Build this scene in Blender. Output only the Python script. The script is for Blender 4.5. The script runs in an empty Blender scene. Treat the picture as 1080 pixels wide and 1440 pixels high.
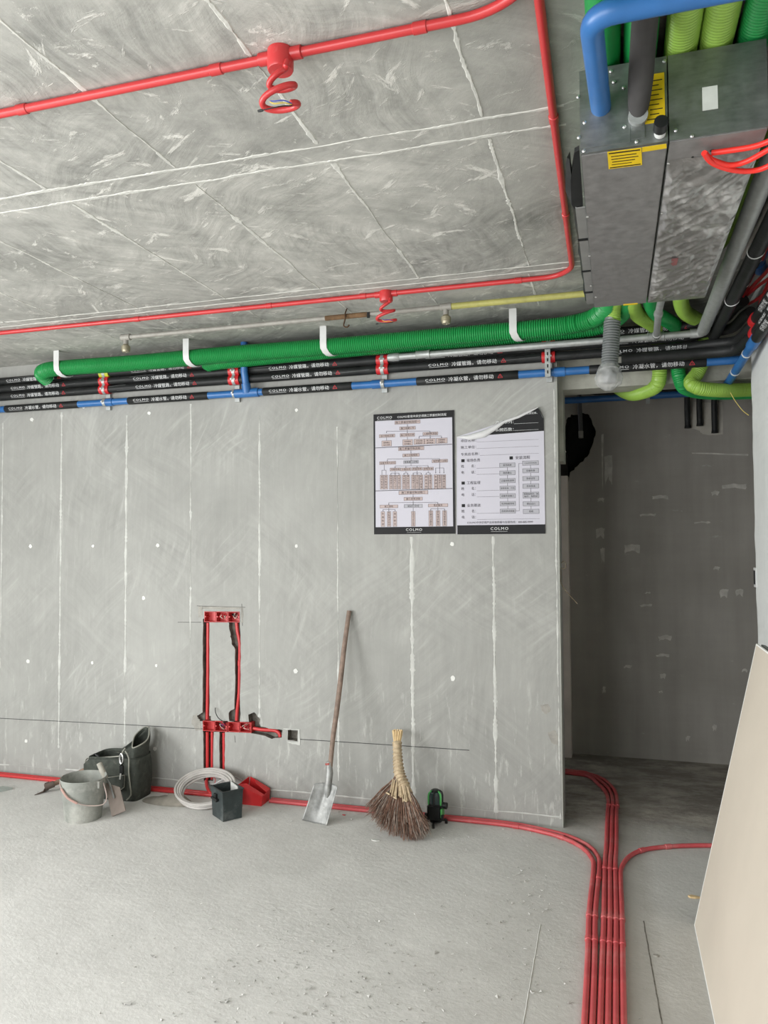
import bpy, bmesh, math, random
from mathutils import Vector, Matrix, noise as mnoise
random.seed(7)
sc = bpy.context.scene
col = sc.collection

# ------------------------------------------------------------------ camera, world, lights, exposure
CAM = Vector((0.0, -4.411, 1.6)); FPX = 1078.0
PITCH, YAW, ROLL = 0.03705, 0.29202, -0.00593
_r = Vector((math.cos(YAW), math.sin(YAW), 0))
_f = Vector((-math.sin(YAW)*math.cos(PITCH), math.cos(YAW)*math.cos(PITCH), math.sin(PITCH)))
_u = _r.cross(_f)
AR = _r*math.cos(ROLL) + _u*math.sin(ROLL); AU = _u*math.cos(ROLL) - _r*math.sin(ROLL)
cd = bpy.data.cameras.new('camera'); cam = bpy.data.objects.new('camera', cd); col.objects.link(cam)
cd.sensor_fit = 'VERTICAL'; cd.sensor_height = 36.0; cd.lens = 36.0*FPX/1440.0; cd.clip_start = .05
M3 = Matrix((AR, AU, -_f)).transposed()
cam.matrix_world = Matrix.Translation(CAM) @ M3.to_4x4()
sc.camera = cam

w = bpy.data.worlds.new('overcast_sky'); sc.world = w; w.use_nodes = True
bg = w.node_tree.nodes['Background']; bg.inputs[0].default_value = (.93, .95, 1, 1); bg.inputs[1].default_value = 1.6
def area(name, loc, rot, sx, sy, power, colr):
    l = bpy.data.lights.new(name, 'AREA'); l.shape = 'RECTANGLE'; l.size = sx; l.size_y = sy; l.energy = power; l.color = colr
    o = bpy.data.objects.new(name, l); col.objects.link(o); o.location = loc; o.rotation_euler = rot
    return o
# daylight coming in through the balcony opening behind the photographer and the window in the left wall
area('balcony_daylight', (-2.75, -5.50, 1.45), (math.radians(75), 0, math.radians(-6)), 3.3, 2.1, 105, (.985, .99, .99))
area('window_daylight', (-5.34, -4.05, 1.42), (math.radians(76), 0, math.radians(-82)), 2.5, 2.0, 190, (.985, .99, .985))
sc.view_settings.view_transform = 'Standard'; sc.view_settings.look = 'None'
sc.view_settings.gamma = 1; sc.view_settings.use_curve_mapping = False
sc.view_settings.exposure = 0.30

# ------------------------------------------------------------------ reading positions off the photograph onto real planes
def ray(px, py): return ((px-540)/FPX)*AR - ((py-720)/FPX)*AU + _f
def P(px, py, ax, val):
    d = ray(px, py); i = 'xyz'.index(ax); t = (val-CAM[i])/d[i]; return CAM + d*t
def PP(px, py, p0, n):
    d = ray(px, py); t = (Vector(p0)-CAM).dot(n)/d.dot(n); return CAM + d*t
def W(px, py, y=0.0):
    v = P(px, py, 'y', y); return v.x, v.z
R = random.random
def U(a, b): return random.uniform(a, b)

# ------------------------------------------------------------------ materials
def newmat(name):
    m = bpy.data.materials.new(name); m.use_nodes = True
    return m, m.node_tree, m.node_tree.nodes['Principled BSDF']
class NT:
    def __init__(s, nt, space='Object'):
        s.nt = nt; s.co = nt.nodes.new('ShaderNodeTexCoord').outputs[space]
    def link(s, a, b): s.nt.links.new(a, b)
    def val(s, sock, v):
        if isinstance(v, (int, float)): sock.default_value = v
        elif isinstance(v, tuple): sock.default_value = v if len(v) == len(sock.default_value) else (*v, 1)
        else: s.link(v, sock)
    def mapping(s, scale=(1, 1, 1), rot=(0, 0, 0), loc=(0, 0, 0), vec=None):
        if any(rot):   # turn first, then stretch along the turned axes
            vec = s.mapping_(rot=rot, vec=vec); rot = (0, 0, 0)
        return s.mapping_(scale, rot, loc, vec)
    def mapping_(s, scale=(1, 1, 1), rot=(0, 0, 0), loc=(0, 0, 0), vec=None):
        n = s.nt.nodes.new('ShaderNodeMapping'); s.link(vec or s.co, n.inputs[0])
        n.inputs['Scale'].default_value = scale; n.inputs['Rotation'].default_value = [math.radians(a) for a in rot]; n.inputs['Location'].default_value = loc
        return n.outputs[0]
    def noise(s, scale, vec=None, detail=3, rough=.55, dist=0):
        n = s.nt.nodes.new('ShaderNodeTexNoise'); s.link(vec or s.co, n.inputs['Vector'])
        n.inputs['Scale'].default_value = scale; n.inputs['Detail'].default_value = detail
        n.inputs['Roughness'].default_value = rough; n.inputs['Distortion'].default_value = dist
        return n.outputs[0]
    def ramp(s, fac, a, b, lo=0.0, hi=1.0):
        n = s.nt.nodes.new('ShaderNodeMapRange'); s.link(fac, n.inputs[0])
        n.inputs[1].default_value = a; n.inputs[2].default_value = b; n.inputs[3].default_value = lo; n.inputs[4].default_value = hi
        return n.outputs[0]
    def m(s, op, a, b=0.0):
        n = s.nt.nodes.new('ShaderNodeMath'); n.operation = op; s.val(n.inputs[0], a); s.val(n.inputs[1], b); return n.outputs[0]
    def mix(s, fac, a, b, mode='MIX'):
        n = s.nt.nodes.new('ShaderNodeMix'); n.data_type = 'RGBA'; n.blend_type = mode
        s.val(n.inputs[0], fac); s.val(n.inputs[6], a); s.val(n.inputs[7], b); return n.outputs[2]
    def bump(s, h, strength, dist, normal=None):
        n = s.nt.nodes.new('ShaderNodeBump'); s.link(h, n.inputs['Height']); n.inputs['Strength'].default_value = strength
        n.inputs['Distance'].default_value = dist
        if normal: s.link(normal, n.inputs['Normal'])
        return n.outputs[0]
    def sep(s, vec=None):
        n = s.nt.nodes.new('ShaderNodeSeparateXYZ'); s.link(vec or s.co, n.inputs[0]); return n.outputs

_mats = {}
def mat(name, c, rough=.6, metal=0.0, var=.12, scale=14, bump=0.0, bscale=60, coat=0.0, trans=0.0, dust=0.0, dustc=(.42, .41, .38)):
    if name in _mats: return _mats[name]
    m, nt, b = newmat(name); t = NT(nt)
    n1 = t.noise(scale, detail=4)
    f = t.ramp(n1, .3, .7)
    lo = tuple(x*(1-var) for x in c); hi = tuple(min(1, x*(1+var)) for x in c)
    cc = t.mix(f, lo, hi)
    if dust:
        n2 = t.noise(scale*.6, detail=6, rough=.7)
        cc = t.mix(t.ramp(n2, .65-dust*.4, .75, 0, 1), cc, dustc)
    t.link(cc, b.inputs['Base Color'])
    b.inputs['Roughness'].default_value = rough; b.inputs['Metallic'].default_value = metal
    if max(c) < .06: b.inputs['Specular IOR Level'].default_value = .28
    if coat: b.inputs['Coat Weight'].default_value = coat
    if trans: b.inputs['Transmission Weight'].default_value = trans
    if bump: t.link(t.bump(t.noise(bscale, detail=5), bump, .004), b.inputs['Normal'])
    _mats[name] = m
    return m

def wall_concrete(name, base, dark, light, amt=1.0, stroke=1.0):
    m, nt, b = newmat(name); t = NT(nt)
    big = t.noise(.9, detail=3)
    med = t.noise(3.0, detail=6, rough=.68)
    warp = t.nt.nodes.new('ShaderNodeVectorMath'); warp.operation = 'MULTIPLY_ADD'
    nz = t.nt.nodes.new('ShaderNodeTexNoise'); nz.inputs['Scale'].default_value = 1.1; nz.inputs['Detail'].default_value = 2
    t.link(t.co, nz.inputs['Vector']); t.link(nz.outputs[1], warp.inputs[0]); warp.inputs[1].default_value = (.35, .35, .35); t.link(t.co, warp.inputs[2])
    wv = warp.outputs[0]
    vert = t.noise(1, t.mapping((30, 30, 1.6)), detail=5, rough=.65)
    s1 = t.noise(1, t.mapping((2.2, 2.2, 34), (0, 42, 0), vec=wv), detail=5, rough=.62)
    s2 = t.noise(1, t.mapping((2.0, 2.0, 30), (0, -38, 0), (3, 1, 2), vec=wv), detail=5, rough=.62)
    s3 = t.noise(1, t.mapping((1.8, 1.8, 26), (0, 75, 0), (7, 1, 4), vec=wv), detail=5, rough=.62)
    mn = t.noise(1.6, t.mapping(loc=(4, 0, 1)), detail=2); mn2 = t.noise(1.5, t.mapping(loc=(9, 0, 5)), detail=2); mn3 = t.noise(1.4, t.mapping(loc=(1, 0, 8)), detail=2)
    a = t.m('MULTIPLY', t.m('SUBTRACT', s1, .5), t.ramp(mn, .44, .6))
    c2 = t.m('MULTIPLY', t.m('SUBTRACT', s2, .5), t.ramp(mn2, .44, .6))
    c3 = t.m('MULTIPLY', t.m('SUBTRACT', s3, .5), t.ramp(mn3, .46, .6))
    tot = t.m('ADD', t.m('ADD', a, c2), c3)
    tot = t.m('MULTIPLY', tot, .95*stroke)
    tot = t.m('ADD', tot, t.m('MULTIPLY', t.m('SUBTRACT', vert, .5), .38))
    tot = t.m('ADD', tot, t.m('MULTIPLY', t.m('SUBTRACT', big, .5), .9))
    tot = t.m('ADD', tot, t.m('MULTIPLY', t.m('SUBTRACT', med, .5), .75))
    # scraped pale strokes on some strokes' crests
    crest = t.m('MAXIMUM', t.m('MULTIPLY', t.ramp(s1, .60, .72), t.ramp(mn, .5, .62)), t.m('MULTIPLY', t.ramp(s3, .60, .72), t.ramp(mn3, .5, .62)))
    tot = t.m('ADD', tot, t.m('MULTIPLY', crest, .28))
    f = t.ramp(t.m('MULTIPLY', tot, amt), -.42, .42)
    c = t.mix(f, dark, light)
    c = t.mix(.45, c, base)
    # pale laitance runs near the foot of the wall and scraped white flecks
    fl = t.noise(1, t.mapping((26, 26, 5)), detail=6, rough=.7)
    zz = t.sep()[2]
    foot = t.ramp(zz, .95, .1)
    fm = t.m('MULTIPLY', t.ramp(fl, .56, .68), t.m('ADD', t.m('MULTIPLY', foot, .55), .12))
    c = t.mix(fm, c, tuple(min(1, x*1.3) for x in light))
    t.link(c, b.inputs['Base Color']); b.inputs['Roughness'].default_value = .82
    bn = t.m('ADD', t.m('MULTIPLY', tot, .5), t.m('MULTIPLY', t.noise(90, detail=4), .3))
    t.link(t.bump(bn, .25, .006), b.inputs['Normal'])
    return m

def ceiling_concrete():
    m, nt, b = newmat('ceiling_concrete'); t = NT(nt)
    warp = t.nt.nodes.new('ShaderNodeVectorMath'); warp.operation = 'MULTIPLY_ADD'
    nz = t.nt.nodes.new('ShaderNodeTexNoise'); nz.inputs['Scale'].default_value = 1.6; nz.inputs['Detail'].default_value = 2
    t.link(t.co, nz.inputs['Vector']); t.link(nz.outputs[1], warp.inputs[0]); warp.inputs[1].default_value = (.4, .4, .4); t.link(t.co, warp.inputs[2])
    wv = warp.outputs[0]
    big = t.noise(1.3, detail=4, rough=.6); med = t.noise(6, detail=7, rough=.72)
    d1 = t.noise(1, t.mapping((2.6, 26, 1), (0, 0, 40), vec=wv), detail=6, rough=.66)
    d2 = t.noise(1, t.mapping((2.4, 24, 1), (0, 0, -32), (4, 2, 0), vec=wv), detail=6, rough=.66)
    d3 = t.noise(1, t.mapping((2.6, 26, 1), (0, 0, 85), (1, 6, 0), vec=wv), detail=6, rough=.66)
    k1 = t.noise(1.4, t.mapping(loc=(4, 3, 0)), detail=2); k2 = t.noise(1.4, t.mapping(loc=(8, 1, 0)), detail=2); k3 = t.noise(1.4, t.mapping(loc=(3, 8, 0)), detail=2)
    tot = t.m('ADD', t.m('MULTIPLY', t.m('SUBTRACT', d1, .5), t.ramp(k1, .42, .58)), t.m('MULTIPLY', t.m('SUBTRACT', d2, .5), t.ramp(k2, .42, .58)))
    tot = t.m('ADD', tot, t.m('MULTIPLY', t.m('SUBTRACT', d3, .5), t.ramp(k3, .45, .6)))
    tot = t.m('MULTIPLY', tot, 1.0)
    tot = t.m('ADD', tot, t.m('MULTIPLY', t.m('SUBTRACT', big, .5), 1.2))
    tot = t.m('ADD', tot, t.m('MULTIPLY', t.m('SUBTRACT', med, .5), 1.1))
    c = t.mix(t.ramp(tot, -.45, .45), (.20, .202, .186), (.55, .545, .505))
    # pale plaster smears and flecks, dragged by the trowel
    sm = t.noise(1, t.mapping((4, 13, 1), (0, 0, 30), vec=wv), detail=7, rough=.7)
    sm2 = t.noise(1, t.mapping((4, 12, 1), (0, 0, -35), (5, 5, 0), vec=wv), detail=7, rough=.7)
    f = t.m('MAXIMUM', t.ramp(sm, .585, .65), t.ramp(sm2, .595, .66))
    f = t.m('MAXIMUM', f, t.m('MULTIPLY', t.ramp(t.noise(9, detail=8, rough=.75), .62, .66), .8))
    c = t.mix(t.m('MULTIPLY', f, .7), c, (.76, .75, .70))
    # darker, browner tone towards the unit side and sooty patches
    dk = t.ramp(t.noise(1.7, t.mapping(loc=(2, 9, 0)), detail=7, rough=.68), .52, .68)
    c = t.mix(t.m('MULTIPLY', dk, .42), c, (.185, .19, .17))
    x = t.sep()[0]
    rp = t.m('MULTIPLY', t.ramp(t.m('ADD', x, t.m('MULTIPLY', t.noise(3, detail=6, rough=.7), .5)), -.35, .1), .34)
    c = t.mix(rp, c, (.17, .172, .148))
    t.link(c, b.inputs['Base Color']); b.inputs['Roughness'].default_value = .8
    bn = t.m('ADD', tot, t.m('MULTIPLY', f, .8))
    t.link(t.bump(bn, .35, .007), b.inputs['Normal'])
    return m

def floor_concrete():
    m, nt, b = newmat('floor_concrete'); t = NT(nt)
    big = t.noise(.8, detail=4); med = t.noise(4, detail=6, rough=.7); fine = t.noise(45, detail=4, rough=.7)
    sw = t.noise(1, t.mapping((4, 13, 1), (0, 0, 35)), detail=6, rough=.7, dist=1.2)
    tot = t.m('ADD', t.m('MULTIPLY', t.m('SUBTRACT', big, .5), .8), t.m('MULTIPLY', t.m('SUBTRACT', med, .5), .8))
    tot = t.m('ADD', tot, t.m('MULTIPLY', t.m('SUBTRACT', fine, .5), .45))
    tot = t.m('ADD', tot, t.m('MULTIPLY', t.m('SUBTRACT', sw, .5), .35))
    c = t.mix(t.ramp(tot, -.5, .5), (.435, .43, .408), (.71, .703, .672))
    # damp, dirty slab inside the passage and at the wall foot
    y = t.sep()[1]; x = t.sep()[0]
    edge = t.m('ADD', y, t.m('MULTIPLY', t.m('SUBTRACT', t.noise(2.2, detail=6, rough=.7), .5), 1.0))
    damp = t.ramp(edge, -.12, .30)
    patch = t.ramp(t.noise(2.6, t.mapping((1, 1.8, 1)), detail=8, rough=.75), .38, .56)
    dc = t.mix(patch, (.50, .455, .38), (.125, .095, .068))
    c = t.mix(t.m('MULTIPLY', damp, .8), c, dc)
    near = t.m('MULTIPLY', t.ramp(t.m('ADD', x, t.m('MULTIPLY', t.noise(1.4), .5)), -.6, .5), .25)
    c = t.mix(near, c, (.30, .285, .25))
    # darker brownish band beside the conduits
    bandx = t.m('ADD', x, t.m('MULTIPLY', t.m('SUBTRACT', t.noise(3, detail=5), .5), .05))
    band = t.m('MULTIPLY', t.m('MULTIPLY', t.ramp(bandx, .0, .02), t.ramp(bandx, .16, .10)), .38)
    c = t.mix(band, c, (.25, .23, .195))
    rough_m = t.ramp(t.noise(1.1, t.mapping(loc=(6, 2, 0)), detail=3), .46, .6)
    lump = t.noise(22, t.mapping((1, 1.5, 1)), detail=6, rough=.7, dist=.6)
    pit = t.ramp(t.noise(15, t.mapping((1, 1.8, 1)), detail=5, rough=.75), .66, .72)
    pm = t.ramp(t.noise(1.3, t.mapping(loc=(3, 1, 0)), detail=2), .5, .6)
    pits = t.m('MULTIPLY', pit, pm)
    c = t.mix(t.m('MULTIPLY', pits, .45), c, (.22, .21, .19))
    t.link(c, b.inputs['Base Color']); b.inputs['Roughness'].default_value = .86
    bn = t.m('SUBTRACT', t.m('ADD', t.m('MULTIPLY', fine, .5), t.m('ADD', t.m('MULTIPLY', med, .9), t.m('MULTIPLY', sw, .4))), t.m('MULTIPLY', pits, .7))
    bn = t.m('ADD', bn, t.m('MULTIPLY', t.m('MULTIPLY', lump, rough_m), 1.0))
    t.link(t.bump(bn, .36, .009), b.inputs['Normal'])
    return m

def passage_plaster():
    m, nt, b = newmat('dark_plaster'); t = NT(nt)
    v = t.noise(1, t.mapping((9, 9, .8)), detail=4); h = t.noise(1, t.mapping((2, 2, 28)), detail=4); g = t.noise(2, detail=4)
    tot = t.m('ADD', t.m('ADD', t.m('MULTIPLY', v, .5), t.m('MULTIPLY', h, .10)), t.m('MULTIPLY', g, .6))
    c = t.mix(t.ramp(tot, .42, .78), (.28, .265, .235), (.39, .372, .335))
    sc1 = t.noise(1, t.mapping((4, 4, 14)), detail=8, rough=.78)
    c = t.mix(t.m('MULTIPLY', t.ramp(sc1, .64, .68), .6), c, (.50, .49, .45))
    t.link(c, b.inputs['Base Color']); b.inputs['Roughness'].default_value = .8
    t.link(t.bump(t.m('ADD', tot, sc1), .3, .006), b.inputs['Normal'])
    return m

def galv(name, c=(.34, .35, .34), rough=.42, metal=.75):
    m, nt, b = newmat(name); t = NT(nt)
    n = t.noise(1, t.mapping((30, 30, 120)), detail=3); g = t.noise(40, detail=3)
    f = t.m('ADD', t.m('MULTIPLY', n, .5), t.m('MULTIPLY', g, .5))
    t.link(t.mix(t.ramp(f, .35, .65), tuple(x*.85 for x in c), tuple(x*1.12 for x in c)), b.inputs['Base Color'])
    b.inputs['Metallic'].default_value = metal
    t.link(t.ramp(f, .3, .7, rough-.06, rough+.08), b.inputs['Roughness'])
    return m

M_WALL = wall_concrete('wall_concrete', (.305, .306, .284), (.205, .207, .194), (.435, .437, .410), 1.15, .72)
M_WALLR = wall_concrete('wall_concrete_pale', (.62, .635, .615), (.48, .50, .48), (.76, .77, .75))
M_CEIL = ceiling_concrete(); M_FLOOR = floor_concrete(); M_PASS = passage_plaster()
M_CHASE = mat('chased_concrete', (.15, .138, .118), .95, var=.45, scale=30, bump=1, bscale=70)
M_RIDGE = mat('plaster_ridge', (.50, .505, .475), .85, var=.12, scale=20, bump=.6)
M_RIDGE2 = mat('ceiling_ridge', (.56, .56, .52), .85, var=.16, scale=16, bump=.5)
M_MORTAR = mat('smeared_mortar', (.30, .29, .26), .9, var=.2, scale=20, bump=.8)
M_REVEAL = mat('reveal_plaster', (.36, .36, .31), .85, var=.2, scale=9, bump=.4)
M_REDP = mat('red_conduit_plastic', (.50, .034, .036), .33, var=.06, scale=8, dust=.12, dustc=(.55, .16, .14))
M_REDF = mat('dusty_red_conduit', (.52, .075, .082), .42, var=.1, scale=8, dust=.35, dustc=(.56, .20, .19))
M_REDB = mat('red_box_plastic', (.52, .04, .04), .4, var=.12, scale=12, dust=.2, dustc=(.42, .16, .13))
M_GREEN = mat('green_duct_plastic', (.012, .255, .060), .36, var=.08)
M_LIME = mat('lime_duct_plastic', (.27, .45, .07), .38, var=.08)
M_BLUE = mat('blue_pipe_plastic', (.025, .125, .34), .35, var=.1)
M_BLACK = mat('black_foam_insulation', (.016, .017, .017), .5, var=.3, bump=.2, dust=.06, dustc=(.06, .06, .06))
M_BLK = mat('black_plastic', (.013, .014, .014), .4, var=.2)
M_DGREY = mat('charcoal_foam', (.05, .048, .047), .85, var=.15, bump=.3)
M_STEEL = galv('galvanised_steel', (.40, .415, .405), .48, .5)
M_UNIT = galv('galvanised_sheet', (.27, .285, .275), .38, .8)
M_UNITB = galv('zinc_sheet_underside', (.25, .245, .24), .5, .45)
M_SPR = mat('painted_steel_pipe', (.29, .28, .25), .6, metal=.2, var=.15, scale=22)
M_YEL = mat('yellow_paint', (.38, .365, .11), .5, var=.15, scale=20)
M_BRASS = mat('dusty_brass', (.38, .35, .25), .45, metal=.6, var=.25)
M_WHITE = mat('white_plastic', (.58, .59, .575), .5, var=.06)
M_TEXT = mat('white_print', (.66, .67, .67), .6, var=.05)
M_TEXTR = mat('red_print', (.45, .03, .04), .6, var=.05)
M_LABY = mat('yellow_label', (.72, .50, .01), .45, var=.08)
M_FLEX = mat('grey_flexible_plastic', (.145, .155, .155), .38, var=.1)
M_SCREW = mat('screw_steel', (.75, .75, .74), .3, metal=.9)
M_SNAP = mat('ink_line', (.05, .05, .052), .9)
M_PAPER = mat('poster_paper', (.50, .49, .545), .6, var=.015, scale=3)
M_PAPERB = mat('poster_back', (.60, .60, .60), .6, var=.03, scale=6)
M_INKB = mat('poster_black', (.010, .010, .011), .62, var=.1)
M_INK = mat('poster_ink', (.045, .04, .045), .6)
M_BOXF = mat('print_pink_box', (.43, .345, .325), .55, var=.03)
M_BOXG = mat('print_grey_box', (.36, .36, .39), .55, var=.03)
M_EDGE = mat('gypsum_edge', (.78, .78, .75), .8, var=.05)

# ------------------------------------------------------------------ mesh builder
class MB:
    def __init__(s): s.v = []; s.f = []; s.mi = []; s.cur = 0
    def add(s, vs, fs):
        o = len(s.v); s.v += [Vector(v) for v in vs]; s.f += [tuple(i+o for i in f) for f in fs]; s.mi += [s.cur]*len(fs); return s
    def box(s, c, d, rot=None):
        c = Vector(c); vs = []
        for x in (-.5, .5):
            for y in (-.5, .5):
                for z in (-.5, .5):
                    v = Vector((x*d[0], y*d[1], z*d[2])); v = (rot @ v) if rot else v; vs.append(c+v)
        return s.add(vs, [(0, 1, 3, 2), (4, 6, 7, 5), (0, 4, 5, 1), (2, 3, 7, 6), (0, 2, 6, 4), (1, 5, 7, 3)])
    def bbox(s, a, b): return s.box([(a[i]+b[i])/2 for i in range(3)], [abs(b[i]-a[i]) for i in range(3)])
    def tube(s, pts, r, seg=12, caps=True, squash=None):
        pts = [Vector(p) for p in pts]; n = len(pts)
        rs = r if isinstance(r, (list, tuple)) else [r]*n
        T = []
        for i in range(n):
            d = pts[min(i+1, n-1)]-pts[max(i-1, 0)]
            T.append(d.normalized() if d.length > 1e-9 else Vector((0, 0, 1)))
        up = Vector((0, 0, 1)) if abs(T[0].z) < .9 else Vector((1, 0, 0))
        a = T[0].cross(up).normalized(); vs = []
        for i in range(n):
            a = (a - T[i]*a.dot(T[i]))
            a = a.normalized() if a.length > 1e-6 else T[i].orthogonal().normalized()
            b = T[i].cross(a)
            for k in range(seg):
                t = 2*math.pi*k/seg; vs.append(pts[i] + (a*math.cos(t)+b*math.sin(t))*rs[i])
        fs = [(i*seg+k, i*seg+(k+1) % seg, (i+1)*seg+(k+1) % seg, (i+1)*seg+k) for i in range(n-1) for k in range(seg)]
        if caps: fs += [tuple(reversed(range(seg))), tuple(range((n-1)*seg, n*seg))]
        return s.add(vs, fs)
    def cyl(s, a, b, r, seg=16, r2=None): return s.tube([a, b], [r, r if r2 is None else r2], seg)
    def prism(s, poly, d, ring=None):
        """poly: 3D points of a flat outline; extruded by vector d"""
        n = len(poly); vs = [Vector(p) for p in poly]; vs += [v+Vector(d) for v in vs]
        return s.add(vs, [tuple(range(n)), tuple(reversed(range(n, 2*n)))] + [(i, i+n, (i+1) % n+n, (i+1) % n) for i in range(n)])
    def grid(s, fn, nu, nv, closeu=False):
        vs = [fn(i/(nu if closeu else nu-1), j/(nv-1)) for j in range(nv) for i in range(nu)]
        fs = [(j*nu+i, j*nu+(i+1) % nu, (j+1)*nu+(i+1) % nu, (j+1)*nu+i) for j in range(nv-1) for i in range(nu if closeu else nu-1)]
        return s.add(vs, fs)
    def lathe(s, prof, c, seg=24, axis=(0, 0, 1), capend=False):
        q = Vector((0, 0, 1)).rotation_difference(Vector(axis)); c = Vector(c); n = len(prof)
        vs = [c + q @ Vector((r*math.cos(2*math.pi*k/seg), r*math.sin(2*math.pi*k/seg), z)) for r, z in prof for k in range(seg)]
        fs = [(i*seg+k, i*seg+(k+1) % seg, (i+1)*seg+(k+1) % seg, (i+1)*seg+k) for i in range(n-1) for k in range(seg)]
        if capend: fs += [tuple(reversed(range(seg))), tuple(range((n-1)*seg, n*seg))]
        return s.add(vs, fs)

ORIG = {}
def build(mb, name, mats, parent=None, smooth=False, origin=None):
    if not isinstance(mats, (list, tuple)): mats = [mats]
    base = ORIG[parent.name] if parent else Vector(origin if origin else (0, 0, 0))
    me = bpy.data.meshes.new(name); me.from_pydata([v-base for v in mb.v], [], mb.f)
    for m in mats: me.materials.append(m)
    if len(mats) > 1: me.polygons.foreach_set('material_index', mb.mi)
    me.polygons.foreach_set('use_smooth', [smooth]*len(me.polygons)); me.update()
    if smooth == 'auto': pass
    o = bpy.data.objects.new(name, me); col.objects.link(o)
    if parent: o.parent = parent
    else: o.location = base
    ORIG[o.name] = base
    if smooth:
        bm = bmesh.new(); bm.from_mesh(me)
        for e in bm.edges:
            if len(e.link_faces) == 2 and e.calc_face_angle(0) > math.radians(38): e.smooth = False
        bm.to_mesh(me); bm.free()
    return o
def tag(o, label=None, cat=None, group=None, kind=None):
    if label: o['label'] = label
    if cat: o['category'] = cat
    if group: o['group'] = group
    if kind: o['kind'] = kind
    return o
def thing(name, loc, label, cat, group=None):
    o = bpy.data.objects.new(name, None); col.objects.link(o); o.location = loc; o.empty_display_size = .05
    ORIG[o.name] = Vector(loc); return tag(o, label, cat, group)
def struct(mb, name, mats, parent=None, smooth=False):
    o = build(mb, name, mats, parent, smooth)
    if not parent: o['kind'] = 'structure'
    return o
def one(mb, name, mats, label, cat, group=None, smooth=True, origin=None):
    o = build(mb, name, mats, None, smooth, origin or [sum(v[i] for v in mb.v)/len(mb.v) for i in range(3)])
    return tag(o, label, cat, group)
def copy_tree(o, off, label=None):
    c = o.copy(); col.objects.link(c); c.location = o.location + Vector(off)
    if label: c['label'] = label
    for ch in o.children:
        d = ch.copy(); col.objects.link(d); d.parent = c
        for g in ch.children:
            e = g.copy(); col.objects.link(e); e.parent = d
    return c

def smoothpath(pts, step=.03, closed=False):
    """Catmull-Rom through pts"""
    pts = [Vector(p) for p in pts]; out = []
    n = len(pts)
    for i in range(n-1):
        p0 = pts[max(i-1, 0)]; p1 = pts[i]; p2 = pts[i+1]; p3 = pts[min(i+2, n-1)]
        k = max(2, int((p2-p1).length/step))
        for j in range(k):
            t = j/k; t2 = t*t; t3 = t2*t
            out.append(.5*((2*p1)+(p2-p0)*t+(2*p0-5*p1+4*p2-p3)*t2+(3*p1-p0-3*p2+p3)*t3))
    out.append(pts[-1]); return out
def bendpath(pts, rad=.06, n=7):
    """straight runs joined with round elbows"""
    pts = [Vector(p) for p in pts]; out = [pts[0]]
    for i in range(1, len(pts)-1):
        a, b, c = pts[i-1], pts[i], pts[i+1]
        u = (a-b); v = (c-b); r = min(rad, u.length*.49, v.length*.49)
        p = b+u.normalized()*r; q = b+v.normalized()*r
        for k in range(n+1):
            t = k/n; out.append(p*(1-t)**2 + b*2*t*(1-t) + q*t*t)
    out.append(pts[-1]); return out
def resample(pts, step):
    pts = [Vector(p) for p in pts]; L = [0]
    for a, b in zip(pts, pts[1:]): L.append(L[-1]+(b-a).length)
    n = max(2, int(L[-1]/step)); out = []; j = 0
    for i in range(n+1):
        d = L[-1]*i/n
        while j < len(L)-2 and L[j+1] < d: j += 1
        t = (d-L[j])/max(1e-9, L[j+1]-L[j]); out.append(pts[j].lerp(pts[j+1], min(1, t)))
    return out
def corrugated(mb, pts, r, pitch=.009, depth=.0035, seg=24):
    pts = resample(pts, pitch/4); prof = [0, -.25, -1, -.25]
    mb.tube(pts, [r+depth*prof[i % 4] for i in range(len(pts))], seg)
    return mb

# ------------------------------------------------------------------ text as meshes (flat print)
_tc = {}
def textmesh(body, size, space=1.0):
    k = (body, size, space)
    if k in _tc: return _tc[k]
    c = bpy.data.curves.new('print', 'FONT'); c.body = body; c.size = size; c.resolution_u = 2; c.space_character = space
    c.align_x = 'LEFT'
    o = bpy.data.objects.new('print', c); col.objects.link(o)
    dg = bpy.context.evaluated_depsgraph_get(); dg.update()
    me = bpy.data.meshes.new_from_object(o.evaluated_get(dg))
    vs = [(v.co.x, v.co.y) for v in me.vertices]; fs = [tuple(p.vertices) for p in me.polygons]
    bpy.data.objects.remove(o); bpy.data.curves.remove(c); bpy.data.meshes.remove(me)
    w_ = max([v[0] for v in vs] or [0]); _tc[k] = (vs, fs, w_)
    return _tc[k]

# ================================================================== STRUCTURE
ZC = 2.85; XR = .70; XL = -5.4; YB = -5.6; XE = -.305; WT = .30; YP = 1.54
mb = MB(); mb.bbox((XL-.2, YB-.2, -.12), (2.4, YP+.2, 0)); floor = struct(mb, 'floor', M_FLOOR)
mb = MB(); mb.bbox((XL-.2, YB-.2, ZC), (2.4, YP+.2, ZC+.15)); ceiling = struct(mb, 'ceiling', M_CEIL)
mb = MB(); mb.bbox((XL-.2, YP, 0), (2.4, YP+.2, ZC)); wall_far = struct(mb, 'wall_passage', [M_PASS, mat('dark_void', (.012, .013, .011), .95, var=.3)])
mb = MB(); mb.bbox((2.2, -.1, 0), (2.4, YP, ZC)); struct(mb, 'wall_passage_end', M_PASS)
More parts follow.
